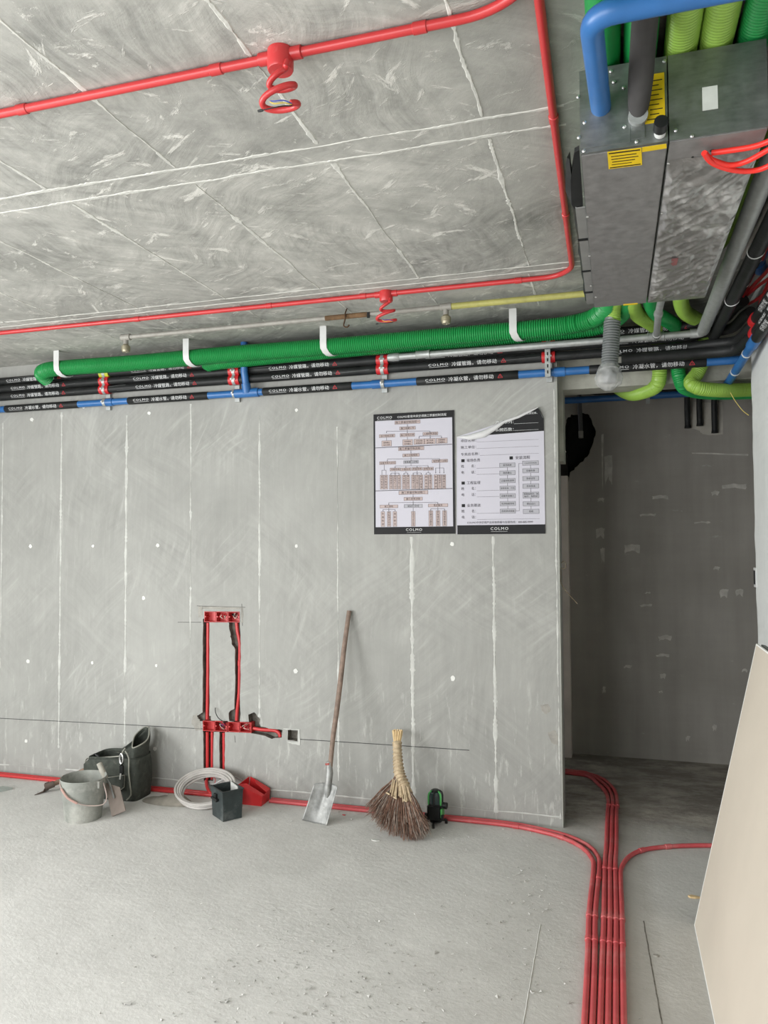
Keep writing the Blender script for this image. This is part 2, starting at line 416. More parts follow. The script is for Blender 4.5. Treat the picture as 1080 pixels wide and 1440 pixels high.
# right wall with slightly ragged plastered end
mb = MB()
def redge(u, v):
    z = v*ZC; return z
N = 60
pl = [(XR+.004*mnoise.noise(Vector((0, 0, i/N*ZC*9)))+(.006 if i/N*ZC < 1.6 else 0)*mnoise.noise(Vector((3, 0, i/N*ZC*4))), i/N*ZC) for i in range(N+1)]
for k, yy in enumerate((YB, 0.0)): pass
vs = []; fs = []
for i, (x, z) in enumerate(pl):
    vs += [Vector((XR, YB, z)), Vector((x, -.03, z)), Vector((x+.008, 0, z)), Vector((2.2, 0, z)), Vector((2.2, YB, z))]
for i in range(N):
    for k in range(5):
        a = i*5+k; b_ = i*5+(k+1) % 5; fs.append((a, b_, b_+5, a+5))
mb.add(vs, fs); mb.add([vs[k] for k in range(5)], [(4, 3, 2, 1, 0)]); mb.add([vs[N*5+k] for k in range(5)], [(0, 1, 2, 3, 4)])
wall_right = struct(mb, 'wall_right', M_WALLR)
# left wall with window opening
mb = MB()
for a, b_ in (((XL-.2, YB, 0), (XL, -5.35, ZC)), ((XL-.2, -2.75, 0), (XL, 0, ZC)), ((XL-.2, -5.35, 0), (XL, -2.75, .3)), ((XL-.2, -5.35, 2.5), (XL, -2.75, ZC))): mb.bbox(a, b_)
struct(mb, 'wall_left', M_WALL)
mb = MB()
for a, b_ in (((XL-.2, YB-.2, 0), (-4.5, YB, ZC)), ((-1.0, YB-.2, 0), (2.4, YB, ZC)), ((-4.5, YB-.2, 2.5), (-1.0, YB, ZC))): mb.bbox(a, b_)
struct(mb, 'wall_rear', M_WALL)
mb = MB()
for x in (-4.5, -3.35, -2.2, -1.05): mb.bbox((x, YB-.14, 0), (x+.05, YB-.08, 2.5))
for z in (0, 2.44): mb.bbox((-4.45, YB-.138, z), (-1.05, YB-.082, z+.06))
struct(mb, 'window_1', M_DGREY)
mb = MB()
for yy in (-5.35, -4.07, -2.80): mb.bbox((XL-.14, yy, .3), (XL-.08, yy+.05, 2.5))
for z in (.3, 2.45): mb.bbox((XL-.138, -5.30, z), (XL-.082, -2.80, z+.05))
struct(mb, 'window_2', M_DGREY)

# ---- main wall: chases and box pockets are cut into the solid
wm = MB(); wm.bbox((XL, 0, 0), (XE, WT, ZC))
wall_main = struct(wm, 'wall_main', [M_WALL, M_CHASE])
def cutpoly(pts_px, depth, jag=0.0, sub=1):
    pts = []
    n = len(pts_px)
    for i in range(n):
        a = pts_px[i]; b_ = pts_px[(i+1) % n]; m_ = sub if sub > 1 else 1
        for k in range(m_):
            t = k/m_; x, z = W(a[0]+(b_[0]-a[0])*t, a[1]+(b_[1]-a[1])*t)
            pts.append(Vector((x+U(-jag, jag), -.02, z+U(-jag, jag))))
    m = MB(); m.prism(pts, (0, depth+.02, 0)); return m
CUTS = [
    (cutpoly([(285.5, 870), (294.5, 870), (294.5, 1018), (285.0, 1018)], .045, .0018, 14)),
    (cutpoly([(321, 873), (337.5, 873), (339, 905), (338, 950), (337.5, 1018), (329, 1018), (330.5, 960), (331, 915), (326, 905), (324, 893)], .04, .003, 5)),
    (cutpoly([(285.5, 1026), (300.5, 1026), (299.5, 1098), (286.5, 1098)], .045, .002, 10)),
    (cutpoly([(308.5, 1026), (316.5, 1026), (316, 1096), (309, 1096)], .045, .002, 10)),
    (cutpoly([(277, 1006), (284, 1002), (296, 1007), (297, 1014), (282, 1014)], .03, .004, 3)),
    (cutpoly([(322, 1002), (330, 996), (338, 999), (337, 1016), (323, 1014)], .035, .004, 3)),
    (cutpoly([(350, 1004), (357, 1002), (365, 1010), (366, 1022), (385, 1026), (397, 1027), (397, 1038), (382, 1038), (352, 1030)], .05, .005, 3)),
    (cutpoly([(404.5, 1026.5), (418.5, 1027.5), (418, 1042), (404.5, 1040.5)], .05, .002, 4)),
    (cutpoly([(287.3, 859.5), (337.3, 860), (337.3, 875.3), (287.3, 875.3)], .055)),
    (cutpoly([(285.3, 1013.2), (320.5, 1013.8), (320.5, 1029.5), (285.3, 1028.8)], .055)),
    (cutpoly([(320.3, 1014.8), (354, 1015.2), (354, 1030.8), (320.3, 1029.4)], .055)),
]
for i, cm in enumerate(CUTS):
    me = bpy.data.meshes.new('chase'); me.from_pydata(cm.v, [], cm.f); me.materials.append(M_CHASE)
    bm = bmesh.new(); bm.from_mesh(me); bmesh.ops.recalc_face_normals(bm, faces=bm.faces)
    bmesh.ops.triangulate(bm, faces=bm.faces); bm.to_mesh(me); bm.free()
    co = bpy.data.objects.new('chase', me); col.objects.link(co)
    md = wall_main.modifiers.new('chase', 'BOOLEAN'); md.object = co; md.operation = 'DIFFERENCE'; md.solver = 'EXACT'; md.material_mode = 'TRANSFER'
    dg = bpy.context.evaluated_depsgraph_get()
    nm = bpy.data.meshes.new_from_object(wall_main.evaluated_get(dg)); wall_main.modifiers.clear(); wall_main.data = nm
    bpy.data.objects.remove(co)

def ridge(axis, pos, a, b_, wid, parent, m, gaps=.1, plane='wall', jag=1.0, yoff=None, seed=0, name='joint_ridge', thick=.0018):
    """an irregular proud line of laitance, along z (wall) or along x / y (ceiling)"""
    n = int(abs(b_-a)/.012); m_ = MB(); row = []
    for i in range(n+1):
        t = a+(b_-a)*i/n
        w1 = wid*(.35+1.5*abs(mnoise.noise(Vector((t*7, seed*3.1, 0))))+1.3*abs(mnoise.noise(Vector((t*45, seed, 5))))**1.3)
        c_ = jag*(.004*mnoise.noise(Vector((t*5, seed, 9)))+.0015*mnoise.noise(Vector((t*60, seed, 2))))
        g = mnoise.noise(Vector((t*2.3, seed*7.7, 4)))+.35*mnoise.noise(Vector((t*14, seed, 4)))
        if g < -.42+gaps: w1 *= .10
        elif g < -.25+gaps: w1 *= .45
        row.append((t, c_-w1/2, c_+w1/2))
    def pt(t, c, h):
        if plane == 'wall': return Vector((pos+c, -h, t))
        if axis == 'x': return Vector((t, pos+c, ZC-h))
        return Vector((pos+c, t, ZC-h))
    vs = []; fs = []
    for t, l, r_ in row: vs += [pt(t, l, -.001), pt(t, l*.75+r_*.25, thick), pt(t, l*.25+r_*.75, thick), pt(t, r_, -.001)]
    for i in range(n):
        for k in range(3): fs.append((i*4+k, i*4+k+1, i*4+k+5, i*4+k+4))
    m_.add(vs, fs); return build(m_, name, m, parent)
for i, (px, a, b_, w_, g) in enumerate([(2, .1, 2.45, .010, .0), (85, .2, 2.5, .014, -.1), (177, .25, 2.45, .015, -.1), (268, .95, 2.5, .012, .1), (365, .5, 2.4, .012, .3),
                                 (475, .15, 2.3, .010, .15), (579, .05, 1.62, .022, -.1), (694, .05, 1.62, .017, -.2)]):
    x = W(px, 780)[0]; ridge('z', x, a, b_, w_*1.35, wall_main, M_RIDGE, g, seed=i+1)
ridge('z', XE-.010, .05, 2.45, .014, wall_main, M_RIDGE, .15, seed=23)
# ceiling formwork lines
XS = [-.355, -.872, -1.385, -1.90, -2.42, -2.93, -3.30, -3.95, -4.5]
for i, x in enumerate(XS):
    ridge('y', x, -2.07, -.90, .022, ceiling, M_RIDGE2, .05, 'ceil', 1.8, seed=i+31)
    ridge('y', x+U(-.008, .008), -3.4, -2.2, .020, ceiling, M_RIDGE2, .08, 'ceil', 1.6, seed=i+51)
    ridge('y', x+U(-.03, .03), -.80, -.30, .014, ceiling, M_RIDGE2, .1, 'ceil', 1, seed=i+71)
for i, (y, a, b_, w_) in enumerate([(-2.085, -4.6, -.12, .018), (-2.185, -4.6, -.12, .020), (-.83, -4.8, -.1, .014), (-.90, -4.8, -.1, .012), (-3.42, -4, .3, .02)]):
    ridge('x', y, a, b_, w_, ceiling, M_RIDGE2, -.15, 'ceil', 2.2, seed=i+91)
m_ = MB(); n_ = 340; vs = []
for i in range(n_+1):
    x = -4.3+3.98*i/n_; q_ = mnoise.noise(Vector((x*3, 2, 2))); z_ = .058+.012*q_; w1 = .004+.010*abs(mnoise.noise(Vector((x*11, 8, 1))))
    if mnoise.noise(Vector((x*1.7, 5, 6))) < -.12: w1 *= .15
    vs += [Vector((x, .001, z_-w1)), Vector((x, -.0022, z_-w1*.3)), Vector((x, -.0022, z_+w1*.3)), Vector((x, .001, z_+w1))]
m_.add(vs, [(4*i+k, 4*i+k+1, 4*i+k+5, 4*i+k+4) for i in range(n_) for k in range(3)]); build(m_, 'plaster_line', M_RIDGE, wall_main)
# tie-hole plugs of white mortar
for px, py in [(118, 572+0), (210, 581), (45, 590), (43, 768), (131, 768), (222, 767), (417, 768), (40, 930), (130, 932), (220, 936), (416, 944), (37, 1042), (218, 1053), (417, 577), (636, 765), (637, 954), (202, 841)]:
    x, z = W(px, py); m_ = MB(); r0 = U(.010, .015)
    pts = [Vector((x+math.cos(t*.571)*r0*U(.75, 1.2), .001, z+math.sin(t*.571)*r0*U(.75, 1.2))) for t in range(11)]
    m_.prism(pts, (0, -.0035, 0)); build(m_, 'tie_hole_plug', mat('white_mortar', (.68, .68, .65), .85, bump=.5), wall_main)
# ink snap line
m_ = MB(); pts = []
for px, py in [(-60, 1006), (0, 1010), (140, 1017), (285, 1025)]: x, z = W(px, py); pts.append((x, -.0005, z))
m_.tube(smoothpath(pts, .1), .0020, 6); build(m_, 'snap_line', M_SNAP, wall_main)
m_ = MB(); pts = []
for px, py in [(421, 1039.5), (540, 1047), (660, 1055)]: x, z = W(px, py); pts.append((x, -.0005, z))
m_.tube(smoothpath(pts, .1), .0021, 6); build(m_, 'snap_line', M_SNAP, wall_main)
for a, b_ in (((277, 852), (345, 854)), ((250, 875), (283, 875)), ((330, 1034.5), (331, 1044)), ((340, 849), (341, 880))):
    xa, za = W(*a); xb, zb = W(*b_); m_ = MB(); m_.tube([(xa, -.0003, za), (xb, -.0003, zb)], .0014, 5); build(m_, 'pencil_mark', M_SNAP, wall_main)
# smeared mortar patches round boxes; white putty round the square pocket
def patch(poly_px, parent, m, h=.002, name='mortar_smear', jag=.006, sub=4, y=0.0):
    pts = []; n = len(poly_px)
    for i in range(n):
        a = poly_px[i]; b_ = poly_px[(i+1) % n]
        for k in range(sub):
            t = k/sub; x, z = W(a[0]+(b_[0]-a[0])*t, a[1]+(b_[1]-a[1])*t, y); pts.append(Vector((x+U(-jag, jag), y+.001, z+U(-jag, jag))))
    m_ = MB(); m_.prism(pts, (0, -h-.001, 0)); return build(m_, name, m, parent)
patch([(279, 853), (284.5, 852), (285, 866), (279, 868)], wall_main, M_MORTAR, .0012, jag=.003)
patch([(338.8, 853), (342, 853), (342.4, 876), (338.8, 876)], wall_main, M_MORTAR, .0012, jag=.002)
patch([(285, 853), (338, 853), (338, 856.5), (285, 856.5)], wall_main, M_MORTAR, .001, jag=.002)
patch([(398.5, 1024.5), (422, 1025.5), (422, 1047.5), (411, 1046), (404, 1043), (419.5, 1043), (419.5, 1026), (403.5, 1026)], wall_main, M_RIDGE, .003, 'putty_patch', .002)
patch([(270, 1008), (277, 1004), (281, 1015), (283.5, 1026), (276, 1028), (271, 1020)], wall_main, M_MORTAR)
# chipped arrises at the wall corner
for poly in ([(760, 992), (770, 990), (775, 998), (768, 1004), (762, 1000)], [(770, 1030), (780, 1027), (785, 1034), (784, 1048), (775, 1044)]):
    patch(poly, wall_main, M_MORTAR, .0012, 'chipped_spot', .003)
# the wall end face (reveal), recessed lintel and inner frame
YH = .12
hz = P(872, 543.5, 'y', YH).z
mb = MB(); mb.bbox((XE, YH, hz), (2.2, WT, ZC)); lintel = struct(mb, 'beam_lintel', M_REVEAL)
mb = MB(); mb.bbox((XE, YH, 2.05), (XE+.030, WT, hz)); struct(mb, 'trim_reveal', M_REVEAL)
mb = MB(); mb.bbox((XE-.001, .001, .0), (XE+.006, YH, ZC)); struct(mb, 'trim_corner', mat('corner_render', (.36, .37, .33), .85, var=.12, scale=10, bump=.4))
# pale post in the passage with a dark band
xa = P(791, 900, 'y', 1.42).x; xb = P(801.5, 900, 'y', 1.42).x
z1 = P(796, 669, 'y', 1.42).z; z2 = P(796, 636, 'y', 1.42).z; z3 = P(790, 618, 'y', 1.42).z
mb = MB(); mb.bbox((xa-.1, 1.42, 0), (xb, YP, z1)); post = struct(mb, 'trim_post', mat('pale_board', (.80, .73, .66), .8, var=.1, scale=5, bump=.2))
mb = MB(); mb.bbox((xa-.1, 1.422, z1), (xb-.003, YP, z2)); build(mb, 'dark_band', mat('dark_band', (.02, .018, .016), .9), post)
mb = MB(); mb.prism([(xa-.1, 1.42, z2), (xb-.006, 1.42, z2), (xa+.004, 1.42, z3), (xa-.1, 1.42, z3)], (0, .1, 0)); build(mb, 'torn_board_top', mat('pale_board', (.5, .45, .4)), post)
# dark broken-out hole in the passage wall behind the stub pipe
hole = [(797, 590), (803, 583), (812, 583), (820, 580), (828, 584), (833, 592), (838, 606), (834, 622), (828, 638), (820, 648), (809, 658), (802, 664), (799, 690), (794, 690), (792, 640), (795, 600)]
cm = MB(); pts = []
for i in range(len(hole)):
    a = hole[i]; b_ = hole[(i+1) % len(hole)]
    for k in range(3):
        t = k/3; v = P(a[0]+(b_[0]-a[0])*t, a[1]+(b_[1]-a[1])*t, 'y', YP); pts.append(Vector((v.x+U(-.006, .006), YP-.02, v.z+U(-.006, .006))))
cm.prism(pts, (0, .16, 0))
me = bpy.data.meshes.new('hole'); me.from_pydata(cm.v, [], cm.f); me.materials.append(wall_far.data.materials[1])
bm = bmesh.new(); bm.from_mesh(me); bmesh.ops.recalc_face_normals(bm, faces=bm.faces); bmesh.ops.triangulate(bm, faces=bm.faces); bm.to_mesh(me); bm.free()
co = bpy.data.objects.new('hole', me); col.objects.link(co)
md = wall_far.modifiers.new('hole', 'BOOLEAN'); md.object = co; md.operation = 'DIFFERENCE'; md.solver = 'EXACT'; md.material_mode = 'TRANSFER'
dg = bpy.context.evaluated_depsgraph_get(); nm = bpy.data.meshes.new_from_object(wall_far.evaluated_get(dg)); wall_far.modifiers.clear(); wall_far.data = nm; bpy.data.objects.remove(co)
# mortar patch and scrapes on the passage wall
def fpatch(poly, m, name, jag=.006, h=.003):
    pts = []
    for i in range(len(poly)):
        a = poly[i]; b_ = poly[(i+1) % len(poly)]
        for k in range(3):
            t = k/3; v = P(a[0]+(b_[0]-a[0])*t, a[1]+(b_[1]-a[1])*t, 'y', YP); pts.append(Vector((v.x+U(-jag, jag), YP+.001, v.z+U(-jag, jag))))
    m_ = MB(); m_.prism(pts, (0, -h, 0)); build(m_, name, m, wall_far)
M_FP = mat('passage_patch', (.50, .48, .42), .85, var=.12, scale=12, bump=.4)
fpatch([(975, 566), (1016, 566), (1016, 611), (988, 611), (984, 606), (966, 600)], M_FP, 'mortar_patch')
M_FS = mat('passage_scrape', (.52, .505, .46), .85, var=.2, scale=20, bump=.5)
fpatch([(973, 636.4), (1052, 638.5), (1052, 640.8), (973, 637.6)], M_FS, 'plaster_scrape', .002)
for a in [(838, 742, 850, 758), (850, 640, 861, 682), (1012, 828, 1024, 841), (1034, 828, 1045, 839), (906, 832, 915, 835), (900, 849, 917, 853), (1000, 690, 1011, 697), (899, 722, 922, 726), (976, 733, 999, 736),
          (847, 965, 852, 975), (926, 971, 932, 974), (1043, 940, 1051, 945), (1003, 796, 1012, 802), (845, 770, 851, 795), (878, 765, 900, 778), (926, 893, 945, 901), (840, 700, 850, 706), (846, 610, 849, 690), (922, 919, 942, 924), (1002, 1019, 1008, 1028), (928, 947, 936, 955), (964, 1035, 970, 1042), (917, 696, 940, 702), (877, 935, 888, 940), (1015, 680, 1050, 688)]:
    x0, y0, x1, y1 = a; fpatch([(x0, y0+2), ((x0+x1)/2, y0), (x1, y0+1), (x1-1, y1), ((x0+x1)/2, y1-(y1-y0)*.3), (x0+1, y1)], M_FS, 'plaster_scrape', .004, .002)

# ================================================================== WALL ELECTRICS
def conduit(name, pts, r, label, cat='conduit', group=None, m=None, couplers=(), parent=None, rad=.08, smooth=False, seg=10):
    path = pts if smooth else bendpath(pts, rad)
    m_ = MB(); m_.tube(path, r, seg)
    m = m or M_REDP
    if parent is not None:
        return build(m_, name, m, parent, True)
    t = thing(name, Vector(path[0]), label, cat, group)
    build(m_, 'pipe', m, t, True)
    for c in couplers:
        c = Vector(c)
        def near_(i):
            a0, b0 = path[i], path[i+1]; u0 = b0-a0; L0_ = u0.length
            if L0_ < 1e-6: return 1e9
            s0 = max(0, min(L0_, (c-a0).dot(u0/L0_))); return (a0+u0/L0_*s0-c).length
        best = min(range(len(path)-1), key=near_)
        d = (path[best+1]-path[best]).normalized()
        # closest point on the segment
        a = path[best]; s = max(0, min((path[best+1]-a).length, (c-a).dot(d))); c0 = a+d*s
        k = MB(); k.tube([c0-d*.018, c0-d*.016, c0+d*.016, c0+d*.018], [r, r*1.22, r*1.22, r], seg); build(k, 'coupler', m, t, True)
    return t

def socket_box(px0, py0, px1, py1, label, wires=None, seed=0):
    x0, z1 = W(px0, py0); x1, z0 = W(px1, py1); dpt = .048
    t = thing('socket_box', Vector(((x0+x1)/2, 0, z0)), label, 'socket box', 'recessed red wall boxes')
    th = .003; m_ = MB()
    m_.bbox((x0, -.003, z0), (x0+th, dpt, z1)); m_.bbox((x1-th, -.003, z0), (x1, dpt, z1))
    m_.bbox((x0+th, -.003, z0), (x1-th, dpt, z0+th)); m_.bbox((x0+th, -.003, z1-th), (x1-th, dpt, z1)); m_.bbox((x0+th, dpt-th, z0+th), (x1-th, dpt, z1-th))
    build(m_, 'box_shell', M_REDB, t)
    for s in (0, 1):
        m_ = MB(); xx = x0+th if s == 0 else x1-th-.008
        m_.cyl((xx+.004, -.002, (z0+z1)/2), (xx+.004, dpt-th, (z0+z1)/2), .005, 8); build(m_, 'screw_lug', M_REDB, t, True)
    rr = random.Random(seed)
    if wires:
        for c_ in wires:
            pts = [(x0+(x1-x0)*rr.uniform(.3, .7), dpt-.006, z0+(z1-z0)*rr.uniform(.7, .9))]
            for k in range(7):
                an = rr.uniform(0, 6.28)+k*1.3
                pts.append(((x0+x1)/2+math.cos(an)*(x1-x0)*rr.uniform(.15, .36), rr.uniform(-.004, .03), (z0+z1)/2+math.sin(an)*(z1-z0)*rr.uniform(.15, .36)))
            m_ = MB(); m_.tube(smoothpath(pts, .006), .0022, 6); build(m_, 'wire', c_, t, True)
    return t
W_BLK = M_BLK; W_YEL = mat('yellow_wire', (.55, .42, .08), .5); W_BLU = mat('blue_wire', (.04, .06, .32), .5); W_RED = mat('red_wire', (.5, .02, .03), .5); W_WHT = mat('pale_wire', (.55, .5, .42), .5); W_PUR = mat('purple_wire', (.25, .04, .25), .5)
socket_box(287.6, 859.8, 303.6, 875, 'empty red socket box, left one of the upper row of three', None, 1)
socket_box(304.2, 859.9, 320.2, 875.1, 'red socket box holding a few pale wires, middle of the upper row', [W_WHT, W_RED], 2)
socket_box(321.0, 860.1, 337.0, 875.2, 'red socket box with looped grey wires, right end of the upper row', [W_WHT, W_BLK], 3)
socket_box(285.6, 1013.4, 301.8, 1028.6, 'empty dusty socket box at the left end of the lower row', None, 4)
socket_box(302.4, 1013.6, 319.8, 1029.2, 'socket box stuffed with dark purple wires in the lower row', [W_PUR, W_BLK, W_RED, W_BLK, W_WHT], 5)
socket_box(321.2, 1015.0, 336.6, 1029.8, 'plain red socket box under the right vertical conduit, lower row', [], 6)
socket_box(337.4, 1015.2, 353.6, 1030.6, 'red socket box at the right end of the lower row, wires hanging out', [W_RED, W_WHT], 7)
m_ = MB(); pts = [(x_, -.01-.02*math.sin(i), z_) for i, (x_, z_) in enumerate([W(304, 995), W(306, 1000), W(310, 1008), W(316, 1014), W(322, 1016)])]
m_.tube(smoothpath(pts, .01), .0025, 6); o = one(m_, 'wire_tail', M_BLK, 'short black wire tail curling up from the lower box row', 'wire')
def wc(pts_px, y=.018): return [(*[W(a, b_)[0]], y, W(a, b_)[1]) for a, b_ in pts_px]
conduit('wall_conduit', wc([(290.7, 876), (290.5, 950), (289.5, 1012)]), .0115, 'red conduit in the long straight left chase between the box rows', group='conduits chased into the wall')
conduit('wall_conduit', smoothpath(wc([(331, 876), (332.5, 890), (335.5, 905), (335.2, 940), (334.5, 975), (332, 998), (331, 1014)]), .03), .0115, 'red conduit bending in the rough right chase between the box rows', group='conduits chased into the wall', smooth=True, couplers=[wc([(335.2, 933)])[0]])
conduit('wall_conduit', wc([(289.6, 1030), (289.8, 1097)]), .0105, 'leftmost of the red conduits dropping to the floor below the boxes', group='conduits chased into the wall')
conduit('wall_conduit', wc([(296.6, 1030), (296.4, 1097)]), .0105, 'middle of the three red conduits dropping to the floor below the boxes', group='conduits chased into the wall')
conduit('wall_conduit', wc([(313.2, 1031), (313.6, 1095)]), .0115, 'red conduit alone in the right narrow chase below the boxes', group='conduits chased into the wall')
conduit('wall_conduit', smoothpath(wc([(354.5, 1025), (366, 1027), (378, 1027.5), (386, 1028.5), (391, 1032), (392.5, 1037)]), .02), .0115, 'short red conduit hooking right from the lower box row', group='conduits chased into the wall', smooth=True)

# ================================================================== POSTERS
class Print:
    def __init__(s, x0, z0, wd, ht, tilt=0.0):
        s.x0, s.z0, s.w, s.h, s.t = x0, z0, wd, ht, tilt; s.layers = {}
    def L(s, k): return s.layers.setdefault(k, MB())
    def pt(s, u, v, h): return Vector((s.x0+u, -h-.006, s.z0+v+u*s.t))
    def rect(s, k, u0, v0, u1, v1, h=.0012):
        s.L(k).add([s.pt(u0, v0, h), s.pt(u1, v0, h), s.pt(u1, v1, h), s.pt(u0, v1, h)], [(0, 1, 2, 3)])
    def frame(s, k, u0, v0, u1, v1, t=.0012, h=.0015):
        for a in ((u0, v0, u1, v0+t), (u0, v1-t, u1, v1), (u0, v0+t, u0+t, v1-t), (u1-t, v0+t, u1, v1-t)): s.rect(k, *a, h=h)
    def text(s, k, body, u, v, size, center=False, right=None, space=1.0, h=.0016, vertical=False, fit=None):
        if vertical:
            for i, ch in enumerate(body): s.text(k, ch, u, v-i*size*1.12, size, True, h=h)
            return
        vs, fs, w_ = textmesh(body, size, space)
        sx = 1.0
        if fit and w_ > 0: sx = fit/w_
        off = -w_*sx/2 if center else 0
        s.L(k).add([s.pt(u+off+a*sx, v+b_*(1 if not fit else min(1, max(sx, .85))), h) for a, b_ in vs], fs)
    def done(s, parent, matmap):
        for k, m_ in s.layers.items():
            tag(build(m_, k, matmap[k], parent), kind='stuff')
MM = {'printed_text': M_INK, 'white_lettering': M_TEXT, 'printed_lines': M_INK, 'pink_boxes': M_BOXF, 'grey_boxes': M_BOXG, 'black_squares': M_INKB, 'black_bands': M_INKB}
# ---- poster 1
x0, z0 = W(526.5, 751.5); x1, _ = W(640.5, 751.5); z1 = W(528, 583)[1]; pw = x1-x0; ph = z1-z0
po1 = thing('flow_chart_poster', Vector((x0+pw/2, 0, z0)), 'flow chart poster with black borders, fully flat, left of the pair on the wall', 'poster')
m_ = MB(); m_.bbox((x0, -.0062, z0), (x0+pw, -.001, z0+ph)); build(m_, 'sheet', M_PAPER, po1)
pr = Print(x0, z0, pw, ph)
def c1(x, y):
    yt = 88-43*(x-45)/875; return (x-45)/875*pw, (1378-y)/(1378-yt)*ph
def rb(k, xa_, ya_, xb_, yb_, **kw):
    a = c1(xa_, ya_); b_ = c1(xb_, yb_); a2 = c1(xb_, ya_); pr.rect(k, a[0], b_[1], b_[0], a2[1], **kw)
H1, H2 = c1(480, 142)[1], c1(480, 1300)[1]
pr.rect('black_bands', 0, H1, pw, ph, h=.0006); pr.rect('black_bands', 0, 0, pw, H2, h=.0006)
pr.rect('black_bands', 0, H2, .0105, H1, h=.0006); pr.rect('black_bands', pw-.012, H2, pw, H1, h=.0006)
pr.text('white_lettering', 'COLMO', .022, ph-.030, .021, space=1.25, fit=.095)
pr.rect('white_lettering', .022, ph-.0375, .112, ph-.0365, h=.0012)
pr.text('white_lettering', 'COLMO家用中央空调施工质量控制流程', .150, ph-.030, .017, fit=.30)
pr.text('white_lettering', 'COLMO', .198, .019, .021, space=1.25, fit=.1)
pr.rect('white_lettering', .205, .0095, .292, .0103, h=.0012)
def bx(cx, cy, wpx, hpx, txt=None, kind='pink_boxes', sz=None):
    u, v = c1(cx, cy); a = wpx/1740; b_ = hpx/1770
    pr.rect(kind, u-a/2, v-b_/2, u+a/2, v+b_/2, h=.0008); pr.frame('printed_lines', u-a/2, v-b_/2, u+a/2, v+b_/2)
    if txt:
        n = len(txt); s_ = sz or min(b_*.72, a*.92/n*1.0); pr.text('printed_text', txt, u, v-s_*.36, s_, True)
def vbx(cx, y0_, y1_, wpx, txt, kind='pink_boxes'):
    u, va = c1(cx, y0_); _, vb = c1(cx, y1_); a = wpx/1740
    pr.rect(kind, u-a/2, vb, u+a/2, va, h=.0008); pr.frame('printed_lines', u-a/2, vb, u+a/2, va)
    s_ = min(a*.62, (va-vb)*.9/len(txt)/1.0)
    st = (va-vb)/(len(txt)+.4)
    for i, ch in enumerate(txt): pr.text('printed_text', ch, u, va-(i+.95)*st, s_, True)
def ln(xa_, ya_, xb_, yb_, t=3.2):
    a = c1(xa_, ya_); b_ = c1(xb_, yb_); t /= 1740
    if abs(xa_-xb_) < 1: pr.rect('printed_lines', a[0]-t/2, min(a[1], b_[1]), a[0]+t/2, max(a[1], b_[1]), h=.0014)
    else:
        p0 = pr.pt(a[0], a[1]-t/2, .0014); p1 = pr.pt(b_[0], b_[1]-t/2, .0014); p2 = pr.pt(b_[0], b_[1]+t/2, .0014); p3 = pr.pt(a[0], a[1]+t/2, .0014)
        pr.L('printed_lines').add([p0, p1, p2, p3], [(0, 1, 2, 3)])
def arrow(x, y):
    a = c1(x, y); pr.L('printed_lines').add([pr.pt(a[0]-.003, a[1]+.005, .0014), pr.pt(a[0], a[1], .0014), pr.pt(a[0]+.003, a[1]+.005, .0014)], [(0, 1, 2)])
def tree(y, xs, xp, yp, yb):  # horizontal bar at y over xs, fed from (xp,yp), arrows to yb
    ln(xp, yp, xp, y); ln(min(xs), y+ (0), max(xs), y)
    for x in xs: ln(x, y, x, yb); arrow(x, yb)
bx(420, 172, 275, 40, '施工质量控制流程一', sz=.0165); ln(420, 192, 420, 220); arrow(420, 220); bx(420, 238, 172, 34, '施工前期工作')
tree(270, [190, 418, 663], 418, 256, 290); bx(195, 320, 172, 34, '设计图纸交底'); bx(418, 311, 158, 38, '施工现场交底'); bx(666, 299, 160, 34, '入场材料准备')
ln(190, 338, 190, 370); ln(418, 330, 418, 362)
def bx2(cx, cy, wpx, hpx, a_, b2):
    bx(cx, cy, wpx, hpx); u, v = c1(cx, cy); pr.text('printed_text', a_, u, v+.0015, .0105, True); pr.text('printed_text', b2, u, v-.0125, .0105, True)
bx2(190, 402, 108, 62, '图纸确认', '设计方案'); bx2(420, 392, 108, 62, '现场勘察', '条件确认')
tree(325, [545, 665, 785], 665, 316, 350); bx2(545, 385, 112, 58, '主机设备', '到场验收'); bx2(661, 381, 116, 58, '施工机具', '进场检查'); bx2(787, 376, 118, 58, '安装辅材', '质量确认')
ln(62, 450, 895, 415, 6)
bx(458, 458, 275, 40, '施工质量控制流程二', sz=.0165); ln(456, 478, 456, 512); arrow(456, 512); bx(455, 530, 178, 34, '施工过程管控')
tree(570, [198, 456, 762], 456, 548, 594); bx(200, 612, 180, 34, '设备吊装与定位'); bx(455, 603, 160, 34, '管路施工过程', 'grey_boxes'); bx(765, 595, 165, 34, '电控施工过程')
ln(162, 630, 162, 690); ln(136, 690, 182, 690); ln(136, 690, 136, 740); ln(182, 690, 182, 740)
tree(645, [282, 400, 520, 640], 456, 622, 668)
for x, s_ in ((282, '冷媒系统'), (400, '冷凝水系'), (520, '风管系统'), (640, '控制系统')): bx(x, 682 if x < 500 else 678, 112, 34, s_)
for xs, xp in (((236, 282, 324), 282), ((378, 420), 400), ((478, 520, 565), 520), ((618, 660), 640)): tree(722, list(xs), xp, 700, 740)
ln(762, 612, 762, 670); tree(670, [720, 762, 806], 762, 612, 728)
for x, s_ in ((136, '室内机安装'), (180, '室外机安装'), (236, '铜管焊接工艺'), (280, '保温包扎工艺'), (324, '气密试验工艺'), (378, '排水坡度工艺'), (421, '满水试验工艺'), (478, '风管制作工艺'), (520, '风口连接工艺'), (563, '检修口预留'), (618, '线控布线'), (661, '通讯接线工艺'), (720, '电源接线'), (762, '接地保护工艺'), (806, '强弱电分离')):
    vbx(x, 742, 895, 40, s_)
ln(62, 912, 895, 892, 6)
